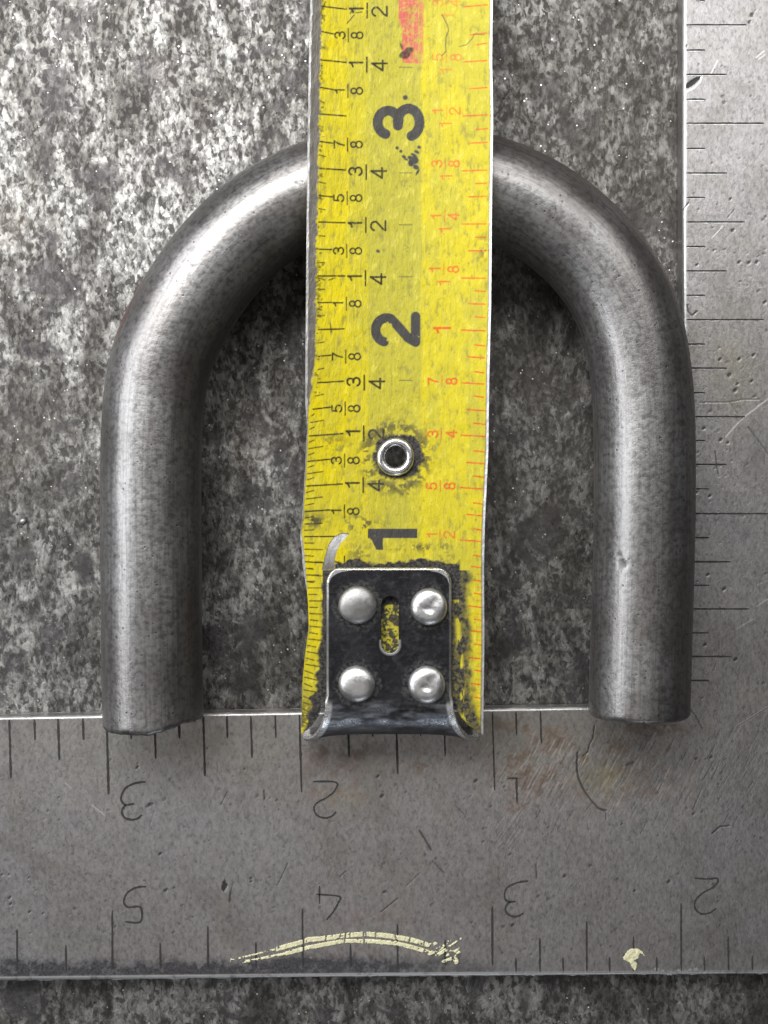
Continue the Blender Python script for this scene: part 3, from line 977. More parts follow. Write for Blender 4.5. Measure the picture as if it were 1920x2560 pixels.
# angle 0 = outward normal (left of travel), 90 deg = up
rad = RB * (1 + (fnoise(S * 60, A * 40, 30, 301, 3) - 0.5) * 0.012)
ox = -ty[:, None]; oy = tx[:, None]
# pits dug into the right leg
scale = F / (CZ - 0.62)
px_ = 960 + (CX[:, None] + ox * rad * np.cos(A)) * F / (CZ - (ZB_ + RB * np.sin(A)))
py_ = 1280 - (CY[:, None] + oy * rad * np.cos(A)) * F / (CZ - (ZB_ + RB * np.sin(A)))
up_ = (np.sin(A) > 0)
bp = canvas()
for x, y, rx, ry, ro in [(1557, 1410, 9, 6, 0.7), (1553, 1400, 6, 4, 1.2), (1562, 1412, 8, 5, -0.5), (1546, 1386, 5, 3, 0.3), (1552, 1417, 7, 4, 0)]:
    disc(bp, x, y, rx, ry, 1.0, 3, ro)
for x, y in [(1387, 520), (1393, 531), (1402, 545), (1480, 565), (1485, 575), (285, 1390), (640, 448), (560, 520), (480, 664), (740, 455)]:
    disc(bp, x, y, 4.5, 3.5, 0.9, 3)
stroke(bp, [(352, 1480), (355, 1520), (360, 1600), (363, 1670)], 2.6, 0.8, 2)
stroke(bp, [(306, 1440), (303, 1470), (304, 1560)], 2.0, 0.5, 2)
pitb = sample(bp, px_, py_) * up_
rad = rad - 0.004 * pitb
fl = np.minimum(ss - 0, ss[-1] - ss)
chf = np.clip(1 - fl / 0.022, 0, 1)[:, None]
rad = rad * (1 - 0.05 * chf ** 2)
BX = CX[:, None] + ox * rad * np.cos(A)
BY = CY[:, None] + oy * rad * np.cos(A)
BZ = ZB_ + rad * np.sin(A)
# ragged saw cut on the left end (inner side cut back), slight lip on the right
cut = np.zeros_like(BX)
inn = np.clip(-np.cos(A), 0, 1)
fade = np.exp(-(S / 0.06) ** 2)
cut += fade * (0.044 * np.clip((inn - 0.1) / 0.7, 0, 1) + 0.008 * np.clip(np.sin(A * 11 + 1), 0, 1) * inn + 0.012 * (fnoise(A * 40, A * 0, 6, 311, 3, 0.7) - 0.5))
fade2 = np.exp(-((ss[-1] - S) / 0.06) ** 2)
cut += fade2 * (0.006 * (fnoise(A * 40, A * 0, 9, 321, 3, 0.7)))
BY = BY + cut
brown = np.clip(np.cos(A) * np.where(S > ss[-1] * 0.5, 1, -1) , 0, 1)        # browner right-hand flanks
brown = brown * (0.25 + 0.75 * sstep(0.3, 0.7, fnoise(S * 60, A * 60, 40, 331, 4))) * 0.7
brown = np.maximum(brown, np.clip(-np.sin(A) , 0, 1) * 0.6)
brown = np.maximum(brown, 0.12 * sstep(0.45, 0.62, fnoise(S * 200, A * 60, 90, 337, 4)))
redm = sstep(0.80, 0.97, np.cos(A)) * sstep(680, 720, py_) * sstep(880, 820, py_) * (px_ < 600) * up_
redm = redm * (0.4 + 0.6 * sstep(0.3, 0.6, fnoise(px_, py_, 30, 341, 3)))
vb = np.stack([BX, BY, BZ], -1).reshape(-1, 3)
i = np.arange(NS * NA).reshape(NS, NA)
j = np.roll(i, -1, 1)
qb = np.stack([i[:-1], j[:-1], j[1:], i[1:]], -1).reshape(-1, 4)
# end caps: rings shrinking to the middle
caps_v = []
caps_q = []
nb = len(vb)
for end, row in ((0, 0), (1, NS - 1)):
    ring = vb[row * NA:(row + 1) * NA]
    c0 = ring.mean(0)
    prev = i[row]
    for k, f in enumerate((0.8, 0.5, 0.2, 0.02)):
        rr = c0 + (ring - c0) * f
        rr[:, 1] += (np.random.default_rng(k).random(NA) - 0.5) * 0.004
        idx = nb + sum(len(a) for a in caps_v) + np.arange(NA)
        caps_v.append(rr)
        a_, b_ = prev, np.roll(prev, -1)
        c_, d_ = np.roll(idx, -1), idx
        qd = np.stack([a_, d_, c_, b_], -1) if end == 0 else np.stack([a_, b_, c_, d_], -1)
        caps_q.append(qd)
        prev = idx
vb2 = np.concatenate([vb] + caps_v)
qb2 = np.concatenate([qb] + caps_q)
nbv = len(vb2)
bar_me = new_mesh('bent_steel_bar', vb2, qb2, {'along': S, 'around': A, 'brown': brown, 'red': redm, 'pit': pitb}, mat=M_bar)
bar = link('bent_steel_bar', bar_me, None, (0, 0, TH))
bar['label'] = 'thick round steel bar bent into a U, grey with brown tints, under the yellow tape'
bar['category'] = 'steel bar'

# ================================================================== tape measure
YL = [-2600, 0, 150, 500, 750, 950, 1010, 1060, 1124, 1250, 1312, 1333, 1380, 1420, 1434, 1488, 1568, 1633, 1705, 1836]
XL = [800, 776, 772, 767, 765, 763, 763, 768, 765, 758, 754, 749, 755, 757, 760, 769, 772, 763, 756, 753]
YR = [-2600, 0, 150, 290, 500, 750, 950, 1124, 1312, 1420, 1600, 1836]
XR = [1260, 1232, 1230, 1233, 1230, 1228, 1223, 1221, 1212, 1210, 1211, 1208]
def sm(y, Ys, Xs):
    return (np.interp(y - 14, Ys, Xs) + np.interp(y, Ys, Xs) + np.interp(y + 14, Ys, Xs)) / 3
def tape_zc(y):
    return np.interp(y, [-2600, 0, 450, 1850], [1.25, 0.70, ZB_ + RB + 0.018, 0.445])
def tape_z(px, py):
    xl = sm(py, YL, XL); xr = sm(py, YR, XR)
    t = (px - (xl + xr) / 2) / ((xr - xl) / 2)
    cup = np.interp(py, [0, 900, 1400, 1836], [0.085, 0.075, 0.040, 0.022])
    return tape_zc(py) + cup * t * t

ink = canvas(); red = canvas(); grey = canvas(); pink = canvas(); tbare = canvas(); dirt = canvas()
# black eighths / sixteenths along the left
Y8 = [(-44, 'e'), (23, 'q'), (85, 'e'), (156, 'q'), (224, 'e'), (290, 'i'), (358, 'e'), (425, 'q'), (492, 'e'), (557, 'q'), (624, 'e'), (690, 'q'), (756, 'e'), (822, 'i'),
      (888, 'e'), (953, 'q'), (1018, 'e'), (1084, 'q'), (1148, 'e'), (1210, 'q'), (1275, 'e'), (1341, 'i'), (1407, 'e')]
def slant(y):
    return float(np.interp(y, [0, 425, 690, 1084, 1250, 1420], [-8, -4, 0, 6, 5, -3]))
def ltick(y, x1, w=3.0, x0=None, val=1.0):
    xs0 = float(np.interp(y, [0, 950, 1060, 1300], [800, 795, 775, 762])) if x0 is None else x0
    s = slant(y)
    stroke(ink, [(xs0, y + s), (x1, y)], w, val)
dr = lambda y: float(np.interp(y, [0, 650, 1200], [4, 0, -6]))
for k, (y, t) in enumerate(Y8):
    d = dr(y)
    ltick(y, {'q': 862, 'i': 862, 'e': 830}[t] + d, 3.8)
    ny_ = Y8[k + 1][0] if k + 1 < len(Y8) else y + 66
    if y > 300:
        ltick((y + ny_) / 2, 812 + d, 3.0, val=0.9)
    elif k % 2 == 0:
        ltick((y + ny_) / 2, 808 + d, 3.4, val=0.8)
    if y > 1000:
        for q in (0.25, 0.75):
            ltick(y + (ny_ - y) * q, 790 + d, 2.6)
# 1/32 marks beside the hook
y = 1405.0
k = 0
while y < 1815:
    xl = float(sm(y, YL, XL))
    L = {0: 52, 2: 36}.get(k % 4, 24)
    s = 0 if y < 1500 else (y - 1500) * 0.02
    stroke(ink, [(xl + 4, y - s), (min(xl + L, 806), y + s)], 2.7)
    y += 16.2
    k += 1
# worn black crud along the margin near the top
for i_ in range(260):
    y = random.choice([random.uniform(-10, 60), random.uniform(80, 1000), random.uniform(660, 810)])
    x = random.gauss(float(np.interp(y, [0, 290, 950], [800, 803, 790])), 4.5)
    disc(ink, x, y, random.uniform(1.5, 4), random.uniform(1.5, 3), random.uniform(0.4, 0.9), 2)
for (a, b) in [((785, 10), (812, 50)), ((790, 55), (812, 8)), ((785, 70), (800, 40)), ((885, 38), (868, 58)), ((885, 20), (875, 34)), ((890, 32), (905, 30)), ((782, 690), (812, 700)), ((778, 770), (805, 775)), ((780, 790), (798, 770)), ((778, 700), (790, 716)),
             ((822, 700), (838, 695)), ((826, 808), (828, 830))]:
    stroke(ink, [a, b], 3, 0.85)
# black fractions
def frac8(ch, y):
    d = dr(y); y += 3
    glyph(ink, ch, 846 + d, y, 25 if ch != '1' else 24, 4.2, 1.25)
    stroke(ink, [(867 + d, y - 16), (867 + d, y + 17)], 3.0)
    glyph(ink, '8', 889 + d, y, 29, 4.2, 1.12)
def frac4(n, dd, y):
    d = dr(y)
    glyph(ink, n, 887 + d, y + 3, 33 if n == '1' else 32, 5.2, 1.15)
    stroke(ink, [(914 + d, y - 13), (914 + d, y + 24)], 4.2)
    glyph(ink, dd, 945 + d, y + 8, 38, 5.2, 1.1)
for ch, y in [('3', 85), ('1', 224), ('7', 358), ('5', 492), ('3', 624), ('1', 756), ('7', 888), ('5', 1018), ('3', 1148), ('1', 1275), ('7', 1403)]:
    frac8(ch, y)
for n, dd, y in [('1', '2', 21), ('1', '4', 156), ('3', '4', 425), ('1', '2', 557), ('1', '4', 690), ('3', '4', 951), ('1', '2', 1078), ('1', '4', 1207)]:
    frac4(n, dd, y)
# big inch numerals
glyph(grey, '3', 996, 305, 106, 25, 1.22)
glyph(grey, '2', 989, 825, 104, 24, 1.12)
poly(grey, [(920, 1321.5), (1044, 1321.5), (1044, 1346), (920, 1346)])
poly(grey, [(920, 1330), (920, 1340), (930, 1352), (941, 1375), (958, 1375), (958, 1340)])
er = canvas()
stroke(er, [(976, 812), (979, 830), (970, 850)], 7); stroke(er, [(968, 805), (980, 822)], 3)
grey *= (1 - er)
# smudged digit remains under the 3
for x, y, rx, ry in [(1030, 405, 9, 12), (1036, 400, 11, 10), (1040, 418, 8, 6), (1026, 395, 8, 5), (1042, 380, 7, 4), (1035, 388, 9, 4), (993, 370, 5, 4), (1002, 378, 4, 4),
                     (1010, 392, 6, 4), (1015, 398, 6, 3), (1048, 368, 5, 4), (1044, 430, 3, 9), (1013, 244, 6, 6), (945, 628, 5, 4)]:
    disc(grey, x, y, rx, ry, 1.0, 2, 0.5)
for x, y, rx, ry, ro in [(1010, 135, 14, 8, -0.5), (1022, 126, 12, 8, -0.4), (1003, 115, 3, 9, -0.3), (1016, 138, 12, 7, -0.6)]:
    disc(dirt, x, y, rx, ry, 0.85, 3, ro)
# faint pencil dashes down the middle
for y in (168, 432, 562, 692, 951):
    stroke(grey, [(998, y), (1030, y)], 2.4, 0.75)
stroke(grey, [(1004, 684), (1004, 704)], 2, 0.5); stroke(grey, [(1010, 612), (1022, 618), (1008, 624), (1022, 630)], 3, 0.3)
# red half-scale
for y, t in [(17, 'l'), (87, 'm'), (112, 's'), (155, 'l'), (222, 'm'), (290, 'l'), (324, 's'), (358, 'm'), (427, 'l'), (459, 's'), (492, 'm'), (560, 'l'), (593, 's'), (627, 'm'), (695, 'l'), (727, 's'), (759, 'm'),
             (792, 's'), (825, 'l'), (862, 's'), (892, 'm'), (929, 's'), (957, 'l'), (990, 's'), (1024, 'm'), (1058, 's'), (1088, 'l'), (1127, 's'), (1156, 'm'), (1190, 's'), (1219, 'l'),
             (1257, 's'), (1286, 'm'), (1322, 's'), (1350, 'l'), (1388, 's'), (1416, 'm'), (1450, 's'), (1483, 's'), (1515, 'l'), (1548, 's'), (1577, 'm'), (1610, 's'), (1644, 'l'), (1675, 's'), (1709, 'm'), (1743, 's')]:
    x0 = {'l': 1156, 'm': 1172, 's': 1189}[t] + float(np.interp(y, [0, 500, 1200], [4, 0, -5]))
    if y > 1400:
        x0 = {'l': 1172, 'm': 1178, 's': 1186}[t]
    xe = float(sm(y, YR, XR)) - (14 if y < 1000 else 5)
    sl = float(np.interp(y, [0, 500, 900, 1300, 1800], [-5, -1, 3, 4, 3]))
    stroke(red, [(x0, y), (xe, y + sl)], 3.4, 1.0 if y > 800 else 0.9)
for y in range(1430, 1800, 33):
    stroke(red, [(1190, y + 5), (1205, y + 6)], 2.2, 0.6)
def redfrac(whole, n, dd, y, val, nx=1090, bx=1109, dx=1130, wx=1112):
    if n:
        glyph(red, n, nx, y, 25, 4.2, 1.15, val)
        stroke(red, [(bx, y - 14), (bx, y + 14)], 2.2, val)
        glyph(red, dd, dx, y, 27, 4.2, 1.1, val)
    if whole:
        glyph(red, '1', wx, y + 33, 29, 3.8, 1.1, val)
redfrac(1, '3', '4', 7, 0.5, 1094, 1116, 1136, 1118)
redfrac(1, '5', '8', 143, 0.6, 1094, 1116, 1139, 1115)
redfrac(1, '1', '2', 278, 0.7, 1094, 1117, 1137, 1114)
redfrac(1, '3', '8', 409, 0.75, 1092, 1114, 1135, 1115)
redfrac(1, '1', '4', 541, 0.8, 1090, 1112, 1134, 1112)
redfrac(1, '1', '8', 673, 0.85, 1087, 1110, 1133, 1109)
glyph(red, '1', 1105, 823, 40, 5.5, 1.1, 1.0)
redfrac(0, '7', '8', 953, 0.95, 1083, 1105, 1129)
redfrac(0, '3', '4', 1085, 0.95, 1082, 1103, 1128)
redfrac(0, '5', '8', 1215, 0.95, 1079, 1101, 1124)
redfrac(0, '1', '2', 1337, 0.75, 1080, 1100, 1123)
# cracks in the lacquer
stroke(grey, [(1105, 36), (1113, 52), (1120, 66), (1121, 78), (1115, 92), (1114, 112), (1115, 128), (1104, 140)], 2.4, 0.9)
stroke(grey, [(1148, 116), (1166, 112), (1181, 96), (1186, 85), (1210, 87)], 2.6, 0.7)
# pink printed block
poly(pink, [(997, -60), (997, 60), (1002, 62), (1006, 78), (1006, 152), (1010, 157), (1046, 159), (1046, -60)])
poly(pink, [(1045, -60), (1045, 158), (1058, 159), (1060, -60)], 0.65)
pk = canvas()
for (a, b, w_) in [((1030, -20), (1034, 150), 3), ((1018, 70), (1024, 150), 2.5), ((1008, 80), (1030, 96), 3), ((1010, 60), (1044, 84), 3), ((1012, 110), (1042, 100), 2.5),
                   ((1046, -20), (1047, 158), 3), ((1006, 30), (1040, 12), 2.5), ((1006, 8), (1040, 30), 2.5), ((1010, 46), (1042, 52), 2.5), ((1024, 20), (1018, 60), 2)]:
    stroke(pk, [a, b], w_)
pink *= (0.35 + 0.65 * sstep(0.36, 0.50, fnoise(xx, yy, 11, 401, 4, 0.75))) * (1 - 0.45 * pk)
for i_ in range(26):
    x, y = random.uniform(1000, 1052), random.uniform(-10, 150)
    a = random.uniform(-1, 1)
    k = canvas() if False else None
    stroke(grey, [(x, y), (x + 8 * math.cos(a), y + 8 * math.sin(a))], 1.4, 0.25)
# bare metal margins
edgeL = sm(yy, YL, XL); edgeR = sm(yy, YR, XR)
wband = np.interp(yy, [-50, 120, 560, 900, 990, 1060], [24, 30, 26, 24, 14, 0])
nb_ = (fnoise(xx, yy, 16, 411, 3, 0.7) - 0.5) * 16
lb = sstep(3, -3, (xx - edgeL) - wband + nb_ * 0.7) * (yy < 1060)
lb = np.maximum(lb, sstep(4, 2, xx - edgeL) * 0.8 * (yy < 1350))
rb = sstep(8.5, 5.0, edgeR - xx) * (0.75 + 0.25 * (yy < 1400))
tbare = np.maximum(lb * np.where(xx - edgeL < 5, 0.95, 0.62), rb).astype(np.float32)
ink *= (1 - 0.92 * (lb > 0.6) * (xx < edgeL + wband - 8))
poly(tbare, [(749, 1325), (756, 1345), (762, 1400), (768, 1480), (764, 1490), (755, 1440), (748, 1380)])
# peeled crescent beside the hook
pe = [(872, 1333), (852, 1334), (834, 1343), (822, 1362), (812, 1395), (804, 1425), (820, 1426), (838, 1422), (836, 1402), (842, 1378), (852, 1358), (868, 1342)]
poly(tbare, pe)
pm = canvas(); poly(pm, pe)
tbare = np.where(pm > 0, np.clip(0.90 - (yy - 1345) / 260.0, 0.6, 0.9), tbare).astype(np.float32)  # shading down the crescent put into its brightness
for c_ in (ink, grey):
    sub = canvas(); poly(sub, pe); c_ *= (1 - sub)
# grime: round the eyelet, along the hook and in patches
EX, EY = 989, 1142
de = np.hypot(xx - EX, yy - EY)
dn_ = fnoise(xx, yy, 14, 421, 4, 0.7)
dirt_f = sstep(10, -2, de - 52 - 26 * (dn_ - 0.42) - 12 * np.clip((xx - EX) / 50, 0, 1)) * 1.0
dirt_f = np.maximum(dirt_f, sstep(0.50, 0.62, dn_ + 0.16 * np.exp(-((de - 78) / 22) ** 2) * ((yy < 1130) | (yy > 1200)) - 0.0) * np.exp(-((de - 76) / 20) ** 2) * 0.75)
dirt_f = np.maximum(dirt_f, sstep(0.40, 0.6, dn_) * np.exp(-(((xx - 1005) / 26) ** 2 + ((yy - 1232) / 10) ** 2)) * 0.8)
dirt_f = np.maximum(dirt_f, sstep(0.44, 0.58, dn_) * np.exp(-(((xx - 835) / 32) ** 2 + ((yy - 1105) / 26) ** 2)) * 0.6)
dirt_f = np.maximum(dirt_f, sstep(0.42, 0.55, dn_) * np.exp(-(((xx - 785) / 34) ** 2 + ((yy - 1302) / 17) ** 2)) * 0.95)
dirt_f = np.maximum(dirt_f, sstep(0.46, 0.58, dn_) * np.exp(-(((xx - 905) / 50) ** 2 + ((yy - 1312) / 22) ** 2)) * 0.9)
dirt_f = np.maximum(dirt_f, sstep(0.46, 0.58, dn_) * np.exp(-(((xx - 900) / 40) ** 2 + ((yy - 1385) / 30) ** 2)) * 0.6)
dirt_f = np.maximum(dirt_f, sstep(0.48, 0.58, dn_) * np.exp(-(((xx - 1040) / 70) ** 2 + ((yy - 1368) / 10) ** 2)) * 0.8)
dirt_f = np.maximum(dirt_f, sstep(0.44, 0.56, dn_) * np.exp(-(((xx - 1112) / 16) ** 2 + ((yy - 1380) / 30) ** 2)) * 0.7)
dirt_f = np.maximum(dirt_f, sstep(0.40, 0.6, dn_) * np.exp(-(((xx - 1208) / 12) ** 2 + ((yy - 620) / 36) ** 2)) * 0.7)
# halo of black around the hook plate
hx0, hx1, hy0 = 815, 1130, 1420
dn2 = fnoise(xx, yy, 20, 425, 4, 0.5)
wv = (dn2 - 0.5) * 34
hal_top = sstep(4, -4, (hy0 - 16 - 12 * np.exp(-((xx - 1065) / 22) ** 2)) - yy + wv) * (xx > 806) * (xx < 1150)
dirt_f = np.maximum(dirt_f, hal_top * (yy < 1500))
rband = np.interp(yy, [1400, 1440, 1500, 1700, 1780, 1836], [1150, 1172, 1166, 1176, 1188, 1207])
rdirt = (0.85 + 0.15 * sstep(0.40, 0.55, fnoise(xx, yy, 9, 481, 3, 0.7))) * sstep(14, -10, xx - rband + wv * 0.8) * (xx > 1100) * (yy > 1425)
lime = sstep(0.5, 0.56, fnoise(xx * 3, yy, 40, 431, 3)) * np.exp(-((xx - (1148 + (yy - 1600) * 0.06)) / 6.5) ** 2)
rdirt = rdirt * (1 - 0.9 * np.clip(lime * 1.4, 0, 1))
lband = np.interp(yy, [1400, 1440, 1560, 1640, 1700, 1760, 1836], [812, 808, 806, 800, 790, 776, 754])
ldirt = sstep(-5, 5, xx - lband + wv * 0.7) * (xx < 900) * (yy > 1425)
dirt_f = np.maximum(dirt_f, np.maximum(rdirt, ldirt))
dirt_f = np.maximum(dirt_f, 0.75 * sstep(1690, 1800, yy) * sstep(0.38, 0.55, dn_) * (xx < 900))
dirt_f = np.maximum(dirt_f, 0.55 * sstep(1740, 1810, yy) * sstep(0.42, 0.55, dn_) * (xx > 1100))
# mottled paint under the slot of the hook
slot = (np.abs(xx - 976) < 30) & (yy > 1480) & (yy < 1645)
dirt_f = np.where(slot, sstep(0.42, 0.50, fnoise(xx, yy, 9, 441, 3, 0.7)) * 0.95, dirt_f)
slotd = slot & ((yy < 1512) | ((xx < 962) & (yy < 1545)))
dirt_f = np.where(slotd, 1.0, dirt_f)
dirt = np.clip(np.maximum(dirt, dirt_f), 0, 1).astype(np.float32)
sub = canvas(); poly(sub, pe); dirt *= (1 - sub)
dirt *= (1 - 0.9 * rb).astype(np.float32)
# speckle flecks over the whole face
for i_ in range(700):
    y = random.uniform(-30, 1400)
    x = random.uniform(830, 1200)
    disc(grey, x, y, random.uniform(1, 2.6), random.uniform(0.8, 1.8), random.uniform(0.15, 0.5), 1.6, random.uniform(-1, 1))

tape = empty('tape_measure', (float(W(985, 1500, 0.5)[0]), float(W(985, 1500, 0.5)[1]), TH),
             'worn yellow tape measure strip with end hook, lying across the bent bar', 'tape measure')
t_o = Vector(tape.location)
tys = axis(-2600, -20, 1836, 1836, 1.75, 50)
tt = np.linspace(0, 1, 262)
PY = np.repeat(tys[:, None], len(tt), 1)
PXl = sm(PY, YL, XL); PXr = sm(PY, YR, XR)
PX = PXl + (PXr - PXl) * tt[None, :]
Z = tape_z(PX, PY)
# gentle dents, and the paint lifted near the peel
Z = Z + (fnoise(PX, PY, 90, 451, 3) - 0.5) * 0.010
X, Y = W(PX, PY, Z)
ok = (PY > -MG) & (PY < 2560)
att = {}
for nme, c_ in (('ink', ink), ('red', red), ('grey', grey), ('pink', pink), ('bare', tbare), ('dirt', dirt)):
    att[nme] = sample(c_, PX, PY) * ok
dull = (0.35 * sstep(868, 874, PX) + 0.65 * sstep(916, 928, PX)) * sstep(1062, 1046, PX) * (0.6 + 0.5 * sstep(1500, 500, PY))
dull = np.maximum(dull, 0.35 * sstep(1040, 1080, PX)) + 0.35 * sstep(0.45, 0.6, fnoise(PX, PY * 0.4, 50, 461, 4))
att['dull'] = np.clip(dull, 0, 1)
att['bare'] = np.maximum(att['bare'], (~ok) * ((tt[None, :] < 0.01) | (tt[None, :] > 0.985)))
ny, nx = Z.shape
# eyelet hole: drop the faces inside it
hole = np.hypot(PX - EX, PY - EY) < 34
keep = ~(hole[1:, 1:] & hole[:-1, :-1])
vs, qs = slab(X, Y, Z, Z - 0.008, 25)
ntop = (ny - 1) * (nx - 1)
kk = np.ones(len(qs), bool)
kk[:ntop] = keep.reshape(-1)
# underside faces over the hole go as well
cenp = (PX[1:, :-1] + PX[1:, 1:]) / 2
yb_ = PY[1:, :-1]
cutL = np.interp(yb_, [1740, 1752, 1765, 1790, 1815, 1836], [980, 812, 804, 797, 779, 756])
cutR = np.interp(yb_, [1740, 1752, 1765, 1790, 1815, 1836], [980, 1134, 1140, 1150, 1172, 1204])
gone = (cenp > cutL) & (cenp < cutR) & (yb_ > 1742)
kk[:ntop] &= ~gone.reshape(-1)
cen = vs[qs[ntop:]].mean(1)
ylim = float(W(0, 1740, 0.46)[1])
under = (cen[:, 1] < ylim) & (np.arange(len(cen)) > 2 * (ny + nx) - 10)
rimlow = (cen[:, 1] < float(W(0, 1831, 0.46)[1])) & (np.arange(len(cen)) <= 2 * (ny + nx) - 10)
hx, hy = W(EX, EY, 0.53)
kk[ntop:] = ~((np.abs(cen[:, 0] - hx) < 0.07) & (np.abs(cen[:, 1] - hy) < 0.09) & (np.arange(len(cen)) > 2 * (ny + nx) - 10)) & ~under & ~rimlow
link('tape_blade', new_mesh('tape_blade', vs, qs[kk], att, mat=M_tape), tape, t_o)

def lathe(name, prof, seg, cx, cy, cz, mat, wob=0.0, seed=0, tilt=(0, 0), ell=1.0):
    """prof: list of (r, z); closed at r=0 ends"""
    r0 = np.random.default_rng(seed)
    ph = r0.uniform(0, 6.28, 4)
    an = np.linspace(0, 2 * math.pi, seg, endpoint=False)
    V = []
    for r, z in prof:
        rr = r * (1 + wob * (np.sin(2 * an + ph[0]) * 0.6 + np.sin(3 * an + ph[1]) * 0.4))
        x = rr * np.cos(an); y_ = rr * np.sin(an) * ell
        V.append(np.stack([cx + x, cy + y_, cz + z + x * tilt[0] + y_ * tilt[1]], -1))
    n = len(prof)
    i = np.arange(n * seg).reshape(n, seg)
    j = np.roll(i, -1, 1)
    q = np.stack([i[:-1], j[:-1], j[1:], i[1:]], -1).reshape(-1, 4)[:, ::-1]
    return new_mesh(name, np.concatenate(V), q, mat=mat)

# eyelet (rolled brass-nickel ring)
zt = float(tape_z(np.array([EX]), np.array([EY]))[0])
ex, ey = W(EX, EY, zt + 0.01)
prof = []
for a in np.linspace(-30, 250, 22):
    r = 0.072 + 0.0215 * math.cos(math.radians(a))
    z = 0.004 + 0.020 * math.sin(math.radians(a))
    prof.append((r, z))
prof += [(0.0515, -0.03), (0.056, -0.045), (0.075, -0.04)]
link('eyelet', lathe('eyelet', prof, 72, float(ex), float(ey), zt, M_grommet, 0.02, 4), tape, t_o)

# ---------------------------------------------------------------- end hook
TK = 0.022
def hook_w(y):
    return (np.interp(y, [1418, 1740, 1765, 1790, 1815, 1835, 1850], [0, 0, 6, 16, 32, 46, 52]))
rows = []
ycorner = 30.0
NXH = 190
ysH = np.concatenate([np.linspace(1419, 1427, 10), np.linspace(1428, 1748, 185)[0:]])
u = np.linspace(-1, 1, NXH)
HX = []; HY = []; HZ = []; HPX = []; HPY = []
plate_lift = 0.012 + TK
for y in ysH:
    c = 38.0
    dyy = max(0.0, c - (y - 1419))
    ins = c - math.sqrt(max(0.0, c * c - dyy * dyy))
    f = float(hook_w(y))
    xl = 815 + ins - f * 0.95; xr = 1130 - ins + f
    px = (xl + xr) / 2 + (xr - xl) / 2 * u
    py = np.full(NXH, y) - (1 - u * u) * 0.0
    z = tape_zc(py) + plate_lift - 0.012 * np.clip(1 - (1 - np.abs(u)) * (xr - xl) / 2 / 7, 0, 1) ** 2 - 0.012 * np.clip(1 - (y - 1419) / 6, 0, 1) ** 2
    X_, Y_ = W(px, py, tape_zc(py) + plate_lift)
    HX.append(X_); HY.append(Y_); HZ.append(z); HPX.append(px); HPY.append(py)
z0 = float(tape_zc(1748)) + plate_lift
Yb = float(Y_[0]); R1 = 0.205
xc = float((HX[-1][0] + HX[-1][-1]) / 2); hw0 = float((HX[-1][-1] - HX[-1][0]) / 2)
def down(Yv, zv, hw, py, a):
    cr = 0.034 * math.sin(math.radians(a))            # lips run out a little further at the corners
    HX.append(xc + hw * u + 0.004 * 0)
    HY.append(Yv - cr * np.abs(u) ** 4)
    HZ.append(np.full(NXH, zv) + 0.03 * math.sin(math.radians(a)) * np.clip(np.abs(u) - 0.75, 0, 1) ** 1 * 0)
    HPX.append(960 + (xc + hw * u) * F / (CZ - zv)); HPY.append(np.full(NXH, py))
for k, a in enumerate(np.linspace(3, 90, 34)):
    ar_ = math.radians(a)
    Yv = Yb - R1 * math.sin(ar_); zv = z0 - R1 * (1 - math.cos(ar_))
    t = k / 33
    hw = hw0 + 0.130 * t ** 1.7
    xc += 0.012 / 34
    down(Yv, zv, hw, 1280 - Yv * F / (CZ - zv), a)
for k, zv in enumerate(np.linspace(z0 - R1 - 0.008, TH + 0.006 + 0.004, 14)):
    hw = hw0 + 0.130 + 0.010 * k / 13
    down(Yb - R1, zv, hw, 1850 + k, 90)
HX, HY, HZ, HPX, HPY = map(np.array, (HX, HY, HZ, HPX, HPY))
nyh = HX.shape[0]
# edge brightness: thin worn line round the rim, corner highlights painted in
rowp = HPY - 1419
hwpx = (HPX[:, -1] - HPX[:, 0])[:, None] / 2
dside = (1 - np.abs(u))[None, :] * hwpx
c = 30.0
edge = np.maximum(sstep(8, 4.0, dside) * np.interp(HPY, [1440, 1480, 1560, 1700, 1770], [1, 0.7, 0.2, 0.25, 1.0]), sstep(7.0, 4.5, rowp) * 1.0)
cq = np.hypot(np.clip(38 - dside, 0, 99), np.clip(38 - rowp, 0, 99))
edge = np.maximum(edge, sstep(28, 32, cq) * (rowp < 38) * (dside < 38))
edge = np.maximum(edge, sstep(20, 12, dside) * sstep(1750, 1775, HPY))
edge = np.clip(edge * (0.7 + 0.5 * fnoise(HPX, HPY, 20, 501, 3)), 0, 1)
shine = sstep(1745, 1772, HPY) * (1 - 0.85 * sstep(1812, 1832, HPY)) * sstep(0.30, 0.62, fnoise(HPX * 0.35, HPY * 1.6, 26, 511, 4)) * 0.9  # reflection on the bend put into the colour, fading out below
RV = [(894, 1513, 48, 0), (1072.5, 1517, 46.5, 1), (892, 1710, 46, 0), (1067, 1712, 47, 1)]
ring = np.zeros_like(HPX)
for x, y, r, k in RV:
    d = np.hypot(HPX - x, HPY - y) + (fnoise(HPX, HPY, 16, 521, 3, 0.7) - 0.5) * 22
    ring = np.maximum(ring, 0.8 * sstep(r + 17, r + 8, d))
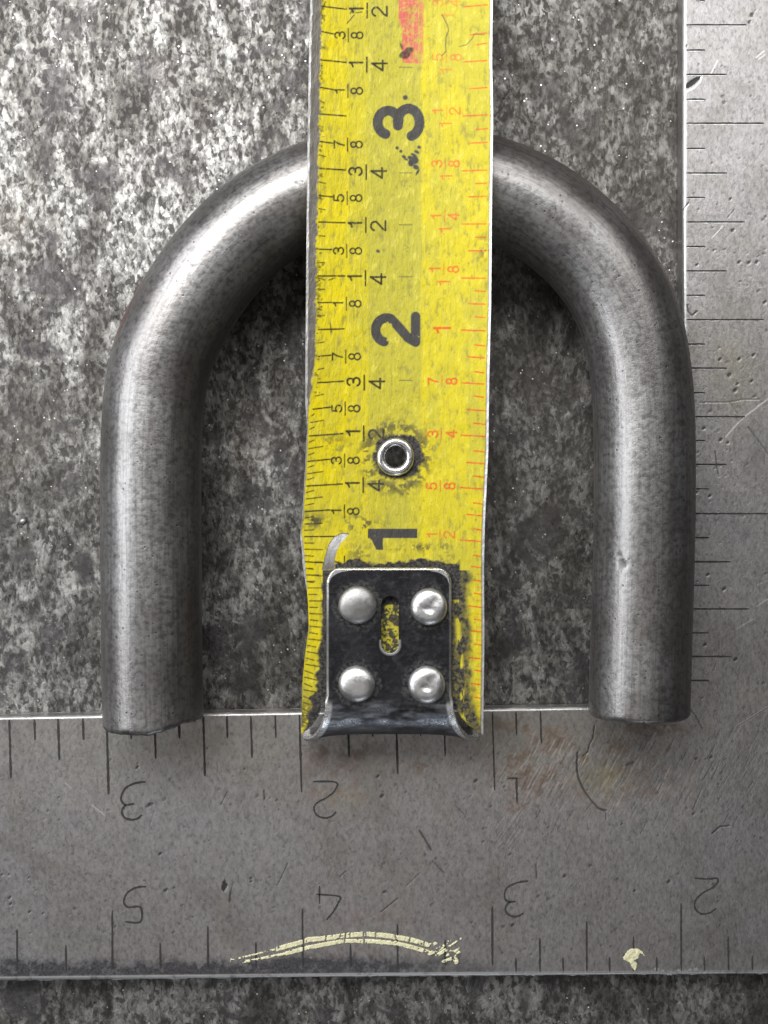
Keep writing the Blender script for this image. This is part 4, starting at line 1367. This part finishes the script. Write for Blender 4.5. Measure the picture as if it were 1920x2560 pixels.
# slot
sx, sw, sy0, sy1 = 975.5, 22.5, 1512, 1612
sd = np.hypot(HPX - sx, HPY - np.clip(HPY, sy0, sy1)) - sw
edge = np.maximum(edge, sstep(6, 2, sd) * (HPY > 1600) * 0.35)
inside = sd < 0
keep = ~(inside[1:, 1:] & inside[:-1, :-1] & inside[1:, :-1] & inside[:-1, 1:])
vh = np.stack([HX, HY, HZ], -1).reshape(-1, 3)
qh = grid_quads(nyh, NXH, keep=keep)
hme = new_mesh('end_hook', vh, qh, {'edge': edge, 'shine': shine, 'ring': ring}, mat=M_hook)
hook = link('end_hook', hme, tape, t_o)
sol = hook.modifiers.new('thickness', 'SOLIDIFY')
sol.thickness = TK
sol.offset = -1

for n_, (x, y, r, dim) in enumerate(RV):
    zt_ = float(tape_zc(y)) + plate_lift
    cx_, cy_ = W(x, y, zt_ + 0.015)
    R_ = r / (F / (CZ - zt_ - 0.015))
    H_ = 0.040
    prof = [(R_ * 0.93, -0.02), (R_ * 0.98, 0.0), (R_, 0.006)]
    for a in np.linspace(8, 88, 16):
        rr = R_ * math.cos(math.radians(a))
        zz = 0.006 + H_ * math.sin(math.radians(a)) ** 0.9
        if dim:
            zz -= 0.004 * math.exp(-((rr / (R_ * 0.42)) ** 2))
        prof.append((rr, zz))
    prof.append((0.0004, prof[-1][1]))
    me = lathe('rivet', prof, 64, float(cx_), float(cy_), zt_, M_rivet if dim or n_ == 2 else M_rivet_dull, 0.012, 20 + n_, (random.uniform(-.04, .04), random.uniform(-.04, .04)))
    nv = len(me.vertices)
    cc = np.empty(nv * 3, np.float32)
    me.vertices.foreach_get('co', cc)
    cc = cc.reshape(-1, 3)
    ux = (cc[:, 0] - float(cx_)) / R_; uy = (cc[:, 1] - float(cy_)) / R_
    top_ = cc[:, 2] > zt_ + 0.01
    if dim:
        dd = 0.010 * np.exp(-(((ux + 0.05) / 0.28) ** 2 + ((uy + 0.12 + 0.3 * ux) / 0.2) ** 2)) + 0.006 * np.exp(-(((ux - 0.35) / 0.3) ** 2 + ((uy - 0.3) / 0.35) ** 2))
    else:
        dd = 0.004 * np.exp(-(((ux - 0.2) / 0.5) ** 2 + ((uy + 0.3) / 0.4) ** 2))
    dd = dd + 0.0025 * (fnoise(ux * 100 + n_ * 400, uy * 100, 45, 600, 3) - 0.5)
    cc[:, 2] -= np.where(top_, dd, 0)
    me.vertices.foreach_set('co', cc.ravel())
    me.update()
    rv = link('rivet', me, tape, t_o)
    rv['label'] = ['dull grey domed rivet at the upper left of the hook', 'bright dented rivet at the upper right of the hook',
                   'brownish domed rivet at the lower left of the hook', 'bright dented rivet at the lower right of the hook'][n_]

# ================================================================== loose slag bead on the plate
bx_, by_ = W(57, 1303, 0.0)
prof = [(0.014, -0.012), (0.018, -0.004), (0.0165, 0.004), (0.011, 0.010), (0.005, 0.0125), (0.0004, 0.013)]
bd = link('slag_bead', lathe('slag_bead', prof, 24, float(bx_), float(by_), 0.0, M_rivet_dull, 0.12, 3), None, (float(bx_), float(by_), -0.006))
bd['label'] = 'tiny pale slag bead on the rough plate left of the bar'
bd['category'] = 'bead'
